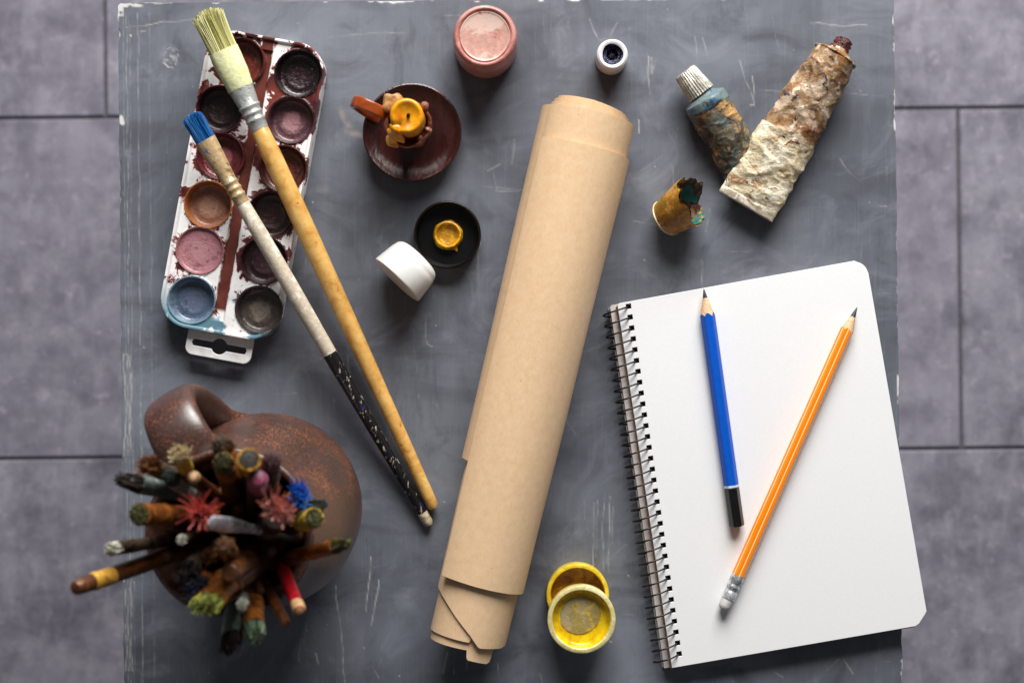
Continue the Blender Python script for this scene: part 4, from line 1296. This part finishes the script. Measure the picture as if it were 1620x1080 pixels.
def jug_brush(spec):
    s = MM
    (tx, ty, tz), (hx, hy), kind, w, flat, bl, fl, bcol, fmat, hmat, label = spec
    tip = W(tx, ty, tz * s)
    c = Vector((JX.x, JX.y, 0))
    th = W(hx, hy, 0.170)
    # stay inside the mouth
    r = Vector((th.x - c.x, th.y - c.y))
    lim = (33.0 - w - 1.5) * s
    if r.length > lim:
        r = r.normalized() * lim
        th = Vector((c.x + r.x, c.y + r.y, th.z))
    d = (tip - th).normalized()
    # the stick goes down until it meets the inside of the jug
    q = th.copy()
    while True:
        n = q - d * 0.002
        if n.z < 0.012 or math.hypot(n.x - c.x, n.y - c.y) > (inner_r(n.z / s) - w * 0.6 - 1) * s:
            break
        q = n
    bot = q
    L = (tip - bot).length
    name = 'palette_knife' if kind == 'knife' else 'paintbrush'
    t = thing(name, label, 'palette knife' if kind == 'knife' else 'paintbrush', bot, 'used brushes standing in the jug')
    rnd = random.Random(int(tx * 13 + ty))
    roll = rnd.uniform(-0.5, 0.5)
    R = w * s * (0.9 if kind in ('blunt', 'dome', 'tuft') else 1.0)
    Ry = R * flat
    if kind == 'knife':
        silver = smeared('scratched_blade_steel', (176, 176, 184), [((210, 210, 218), 0.5, 140), ((110, 108, 116), 0.58, 160)], 0.28, 160, 2, 0.4, 0.2)
        part(t, 'blade', rod(tip, bot, [(0, R * .5, 0.6 * s), (2 * s, R, 0.9 * s), (18 * s, R * 1.15, 1.0 * s), (34 * s, R * .8, 1.4 * s), (44 * s, 2.2 * s, 1.8 * s), (50 * s, 2.2 * s, 2.2 * s)], 24, roll + .6), silver)
        part(t, 'handle', rod(tip, bot, [(48 * s, 3 * s, 3 * s), (52 * s, 4 * s, 4 * s), (L, 3.4 * s, 3.4 * s)], 20), hmat)
        return
    if kind == 'end':      # handle end up, no hairs to see
        part(t, 'handle', rod(tip, bot, [(0, R * .62, R * .62), (.25 * s, R * .8, R * .8), (.8 * s, R * .88, R * .88), (6 * s, R, R), (30 * s, R * 1.1, R * 1.1), (L, R * .9, R * .9)], 20), hmat)
        if bl:             # dipped or bare tip
            part(t, 'handle_tip', rod(tip + d * 0.0002, bot, [(0, R * .5, R * .5), (.7 * s, R * .86, R * .86), (2 * s, R * 1.05, R * 1.05), (bl * s, R * 1.06, R * 1.06)], 20), bcol)
        if fl:
            part(t, 'ferrule', rod(tip, bot, [(fl * s, R * 1.08, R * 1.08), ((fl + 2) * s, R * 1.2, R * 1.2), ((fl + 4) * s, R * 1.1, R * 1.1), ((fl + 12) * s, R * 1.15, R * 1.15)], 20), fmat)
        return
    f0, f1 = bl * s, (bl + fl) * s
    part(t, 'handle', rod(tip, bot, [(f1 - 1 * s, R * .8, R * .8), (f1 + .5 * s, R * .9, R * .9), (f1 + 18 * s, R * 1.05, R * 1.05), (L, R * .7, R * .7)], 20), hmat)
    fv = rod(tip, bot, [(f0, R, Ry), (f0 + fl * .4 * s, R * .97, (Ry + R) / 2), (f1 - 6 * s, R * .92, R * .92), (f1 - 5 * s, R * 1.0, R * 1.0), (f1 - 4 * s, R * .92, R * .92), (f1 - 2.6 * s, R * 1.0, R * 1.0), (f1 - 1.5 * s, R * .92, R * .92), (f1, R * .94, R * .94)], 24, roll)
    part(t, 'ferrule', (bent(fv[0], 0.5 * s, 260, tx), fv[1]), fmat, smooth=60)
    base = tip - d * f0
    k = {'round': (0.0, .75), 'tuft': (0.12, 0.0), 'splay': (0.55, 0.0), 'blunt': (0.04, 0.12), 'dome': (0.05, .4)}[kind]
    num = 210 if kind != 'splay' else 130
    geo = tuft(base - d * 0.001, d, R * .93, Ry * .93, f0 + 0.001, num, 0.00048 if kind != 'splay' else 0.00036, k[0], 0.5 if kind in ('tuft', 'splay') else 0.35, 0.12 if kind == 'tuft' else 0.2 if kind == 'splay' else 0.07, roll, k[1])
    if kind == 'splay':
        geo = join(geo, tuft(base - d * 0.001, d, R * .8, Ry * .8, f0 * .7, 60, 0.0004, .1, .3, .06, roll))
    else:
        geo = join(geo, rod(base, tip, [(0, R * .8, Ry * .8), (f0 * .4, R * .7, Ry * .7), (f0 * .6, R * .3, Ry * .3)], 14, roll))
    part(t, 'bristles', geo, bcol, smooth=0)


def build_jug_brushes():
    hm = hair_mat
    brown = hm('brown_hair', [(70, 44, 24), (124, 78, 38), (150, 96, 48), (60, 40, 28)])
    cream = hm('cream_hair', [(206, 184, 134), (226, 210, 170), (140, 110, 60), (230, 218, 190)])
    dark = hm('dark_hair', [(24, 22, 22), (44, 38, 34), (60, 52, 46), (30, 26, 30)])
    olive = hm('olive_black_hair', [(40, 40, 22), (120, 118, 66), (70, 68, 38), (30, 28, 22), (150, 146, 96)])
    greyol = hm('grey_olive_hair', [(104, 94, 78), (136, 124, 104), (88, 80, 66), (120, 100, 90)])
    red = hm('coral_red_hair', [(150, 50, 36), (196, 72, 58), (216, 104, 100), (176, 54, 30), (120, 40, 44)])
    purp = hm('purple_grey_hair', [(92, 62, 68), (116, 82, 86), (78, 52, 58)])
    blue = hm('bright_blue_hair', [(24, 96, 190), (36, 120, 216), (14, 70, 160)])
    pink = hm('salmon_pink_hair', [(196, 116, 100), (220, 152, 142), (170, 84, 62), (110, 70, 68), (200, 124, 116)])
    dgreen = hm('dark_green_hair', [(50, 60, 56), (74, 86, 80), (34, 40, 40)])
    white = hm('off_white_hair', [(190, 186, 160), (226, 226, 212), (90, 86, 66), (216, 214, 200)])
    bblue = hm('black_blue_hair', [(26, 28, 40), (50, 58, 84), (36, 38, 48), (80, 84, 96)])
    ygreen = hm('yellow_green_hair', [(40, 42, 28), (196, 192, 56), (112, 134, 92), (50, 56, 36), (150, 158, 60)])
    tan = hm('tan_hair', [(132, 96, 64), (166, 126, 90), (96, 66, 44)])
    sea = hm('sea_green_hair', [(40, 44, 34), (112, 146, 124), (84, 100, 76), (30, 32, 26), (150, 140, 96)])
    S_ = smeared
    cop = S_('copper_ferrule', (150, 88, 40), [((184, 112, 48), 0.5, 120), ((92, 52, 28), 0.56, 150), ((200, 140, 70), 0.66, 180)], 0.3, 160, 1, 0.3, 0.55)
    gold = S_('gold_ferrule', (204, 152, 60), [((226, 180, 84), 0.5, 140), ((130, 88, 36), 0.6, 160)], 0.3, 160, 2, 0.25, 0.55)
    silv = S_('silver_ferrule', (160, 164, 162), [((108, 116, 112), 0.52, 130), ((188, 194, 190), 0.58, 170), ((84, 92, 86), 0.64, 200)], 0.32, 180, 3, 0.3, 0.6)
    grn = S_('green_tinged_ferrule', (124, 136, 128), [((92, 104, 96), 0.5, 110), ((158, 172, 166), 0.57, 120), ((120, 92, 58), 0.66, 160)], 0.35, 160, 4, 0.3, 0.5)
    dkf = S_('dark_paint_crusted_ferrule', (70, 58, 46), [((98, 82, 62), 0.5, 140), ((40, 36, 32), 0.56, 140), ((120, 120, 90), 0.68, 180)], 0.4, 180, 5, 0.5, 0.3)
    yel = S_('yellow_painted_ferrule', (206, 170, 56), [((226, 196, 90), 0.5, 130), ((150, 112, 40), 0.6, 140)], 0.4, 160, 6, 0.3)
    brw = S_('brown_handle_varnish', (84, 48, 24), [((112, 64, 30), 0.5, 90), ((58, 32, 18), 0.58, 120), ((140, 88, 44), 0.68, 160)], 0.35, 120, 7, 0.25)
    drk = S_('dark_handle_varnish', (50, 32, 24), [((70, 42, 28), 0.5, 90), ((34, 22, 18), 0.56, 120)], 0.4, 120, 8, 0.25)
    bei = S_('beige_bare_wood', (196, 158, 112), [((210, 176, 132), 0.5, 150), ((160, 120, 80), 0.62, 180)], 0.55, 160, 9, 0.3)
    mag = S_('magenta_paint', (132, 52, 84), [((160, 76, 108), 0.5, 130), ((104, 40, 64), 0.58, 140), ((180, 110, 130), 0.68, 180)], 0.35, 160, 10, 0.3)
    redm = S_('red_lacquer', (160, 18, 30), [((184, 26, 38), 0.5, 100), ((120, 14, 22), 0.62, 130)], 0.28, 120, 11, 0.15)
    wht = S_('white_paint_tip', (222, 220, 208), [((200, 198, 180), 0.55, 160), ((140, 140, 120), 0.68, 200)], 0.4, 160, 12, 0.3)
    # tip px/height mm, where it crosses the mouth, kind, half width, flatness, hair length, ferrule length, hair, ferrule, handle, label
    B = [
        ((224, 730, 214), (300, 752), 'tuft', 4.6, .8, 11, 20, brown, dkf, brw, 'worn brush with shaggy brown tuft pointing left at the top left of the jug bundle'),
        ((283, 713, 226), (302, 768), 'tuft', 4.2, .8, 8, 18, cream, yel, brw, 'cream tipped brush with yellow ferrule below the jug handle'),
        ((181, 757, 207), (300, 782), 'round', 4.4, 1, 14, 32, dark, grn, drk, 'large pointed brush with long grey green ferrule reaching left out of the jug'),
        ((214, 813, 222), (320, 815), 'blunt', 5.6, 1, 4, 24, olive, cop, brw, 'thick round brush showing a blunt olive and black end, left of the red tuft'),
        ((352, 726, 240), (372, 782), 'dome', 5.6, 1, 9, 20, olive, cop, brw, 'round brush with black and green tip beside the gold ferrule'),
        ((347, 695, 232), (378, 752), 'dome', 5.4, .7, 14, 18, greyol, cop, brw, 'grey olive domed brush standing topmost against the jug shoulder'),
        ((394, 725, 244), (404, 775), 'blunt', 5.4, 1, 1.2, 20, dark, gold, drk, 'brush worn down to a gold ferrule ring, seen end on'),
        ((306, 754, 222), (335, 778), 'end', 2.6, 1, 2, 0, bei, gold, brw, 'thin stick with beige wooden end between the grey ferrule and gold ring'),
        ((318, 806, 250), (328, 835), 'splay', 3.2, .9, 11, 16, red, dkf, drk, 'splayed brush with coral red hairs in the middle left of the jug'),
        ((430, 724, 234), (424, 782), 'dome', 5.0, .7, 15, 18, purp, dkf, brw, 'purple grey domed brush by the jug rim, right of the gold ring'),
        ((408, 757, 240), (404, 805), 'end', 4.2, 1, 16, 0, mag, gold, drk, 'stubby magenta painted brush end below the gold ring'),
        ((480, 777, 212), (452, 805), 'tuft', 4.6, .7, 15, 16, blue, cop, brw, 'bright blue haired brush at the right rim of the jug'),
        ((443, 802, 250), (424, 834), 'tuft', 6.6, .7, 14, 16, pink, silv, drk, 'splayed brush with salmon pink hairs in the middle right of the jug'),
        ((500, 818, 214), (455, 832), 'blunt', 5.2, 1, 3, 20, olive, yel, drk, 'round brush with black core and olive rim overhanging the right rim of the jug'),
        ((515, 797, 205), (462, 810), 'round', 3.8, 1, 12, 16, dgreen, grn, drk, 'dark green pointed brush furthest up on the right rim of the jug'),
        ((330, 825, 246), (476, 846), 'knife', 3.2, 1, 0, 0, silv, silv, drk, 'thin silver blade lying across the middle of the brush bundle'),
        ((170, 869, 215), (288, 850), 'blunt', 3.5, 1, 6, 24, white, dkf, drk, 'brown brush with off white round tip reaching left over the floor'),
        ((118, 930, 226), (285, 872), 'end', 3.6, 1, 0, 10, bei, gold, brw, 'brown wooden brush handle with gold band reaching farthest left'),
        ((286, 854, 228), (318, 842), 'blunt', 2.4, 1, 4, 14, white, dkf, drk, 'small brush with white painted glint on the tip, below the red tuft'),  # white hairs imitate a glint on the tip
        ((293, 906, 226), (332, 872), 'tuft', 5.2, .8, 11, 18, dark, dkf, brw, 'black shaggy brush at the lower left of the jug mouth'),
        ((309, 934, 228), (346, 882), 'tuft', 5.2, .8, 12, 18, bblue, cop, brw, 'blue black shaggy brush above the yellow green one'),
        ((318, 962, 240), (404, 880), 'blunt', 8.2, .5, 11, 24, ygreen, cop, brw, 'wide flat brush with yellow green hairs and copper ferrule'),
        ((356, 858, 246), (370, 896), 'dome', 4.8, .8, 13, 16, tan, cop, brw, 'tan domed brush in the middle of the jug below the silver blade'),
        ((364, 906, 236), (405, 878), 'end', 4.4, 1, 0, 0, bei, gold, brw, 'thick brown handle end lying slanted below the tan domed brush'),
        ((383, 958, 231), (386, 915), 'blunt', 2.8, 1, 4, 16, white, silv, drk, 'small brush with white painted glint on the tip, at the lower rim of the jug'),  # tip glint put into the hair colour
        ((365, 1032, 214), (376, 932), 'blunt', 5.6, .6, 13, 22, dark, grn, brw, 'flat black haired brush reaching lowest below the jug'),
        ((403, 1012, 215), (402, 932), 'dome', 6.0, .7, 11, 22, sea, cop, brw, 'sea green haired brush with copper ferrule below the jug'),
        ((474, 966, 214), (448, 895), 'end', 2.9, 1, 7, 0, bei, gold, redm, 'red lacquered handle with bare tan tip at the lower right of the jug'),
        ((453, 986, 207), (420, 925), 'end', 2.4, 1, 0, 0, bei, gold, brw, 'thin plain brown handle left of the red one'),
        ((554, 858, 216), (450, 886), 'round', 3.6, 1, 12, 24, olive, cop, brw, 'pointed brush with copper ferrule leaning right across the jug shoulder'),
        ((262, 748, 205), (318, 795), 'dome', 4.2, 1, 8, 18, dgreen, silv, drk, 'short brush with dull green tip behind the grey green ferrule'),
        ((330, 880, 214), (350, 870), 'dome', 4.6, 1, 8, 18, brown, dkf, brw, 'low brown brush between the black tuft and tan domed brush'),
    ]
    deep = 'thin dark varnished handle end standing low among the brushes in the jug'
    for tx, ty, tz, hx, hy, w in ((352, 775, 186, 356, 792, 2.4), (380, 800, 182, 376, 812, 2.8), (430, 872, 188, 418, 868, 2.6), (268, 832, 190, 296, 838, 2.6),
                                  (340, 912, 186, 346, 896, 2.4), (412, 935, 188, 402, 910, 2.2), (300, 790, 184, 316, 800, 2.3), (262, 880, 188, 288, 872, 2.5)):
        B.append(((tx, ty, tz), (hx, hy), 'end', w, 1, 0, 0, bei, gold, brw, deep))
    for b in B:
        jug_brush(b)


# ================================================================== LIGHT AND CAMERA
def build_light():
    w = bpy.data.worlds.new('World')
    S.world = w
    w.use_nodes = True
    bg = w.node_tree.nodes['Background']
    bg.inputs[0].default_value = (0.93, 0.95, 1.0, 1)
    bg.inputs[1].default_value = 0.085

    def area(name, loc, target, size, power, col):
        l = bpy.data.lights.new(name, 'AREA')
        l.shape = 'RECTANGLE'
        l.size, l.size_y = size
        l.energy = power
        l.color = col
        o = bpy.data.objects.new(name, l)
        COL.objects.link(o)
        o.location = loc
        o.rotation_euler = (Vector(target) - Vector(loc)).to_track_quat('-Z', 'Y').to_euler()
    area('window_light', (0.20, 1.50, 0.86), (0, 0, 0), (1.2, 0.95), 70, (1.0, 0.985, 0.96))


def build_camera():
    c = bpy.data.cameras.new('camera')
    o = bpy.data.objects.new('camera', c)
    COL.objects.link(o)
    o.location = (0, 0, D)
    c.sensor_width = 36
    c.lens = 36 * D / (1620 * K)
    c.clip_start = 0.02
    c.clip_end = 20
    c.dof.use_dof = True
    c.dof.focus_distance = D - 0.012
    c.dof.aperture_fstop = 8.0
    S.camera = o


build_floor()
build_table()
build_palette()
build_brushes()
build_roll()
build_notebook()
build_pencils()
build_tubes()
build_pots()
build_candle()
build_jug()
build_jug_brushes()
build_light()
build_camera()
S.render.engine = 'CYCLES'
S.cycles.max_bounces = 8
S.view_settings.view_transform = 'Standard'
S.view_settings.look = 'None'
S.view_settings.exposure = 0
S.view_settings.gamma = 1
S.view_settings.use_curve_mapping = False
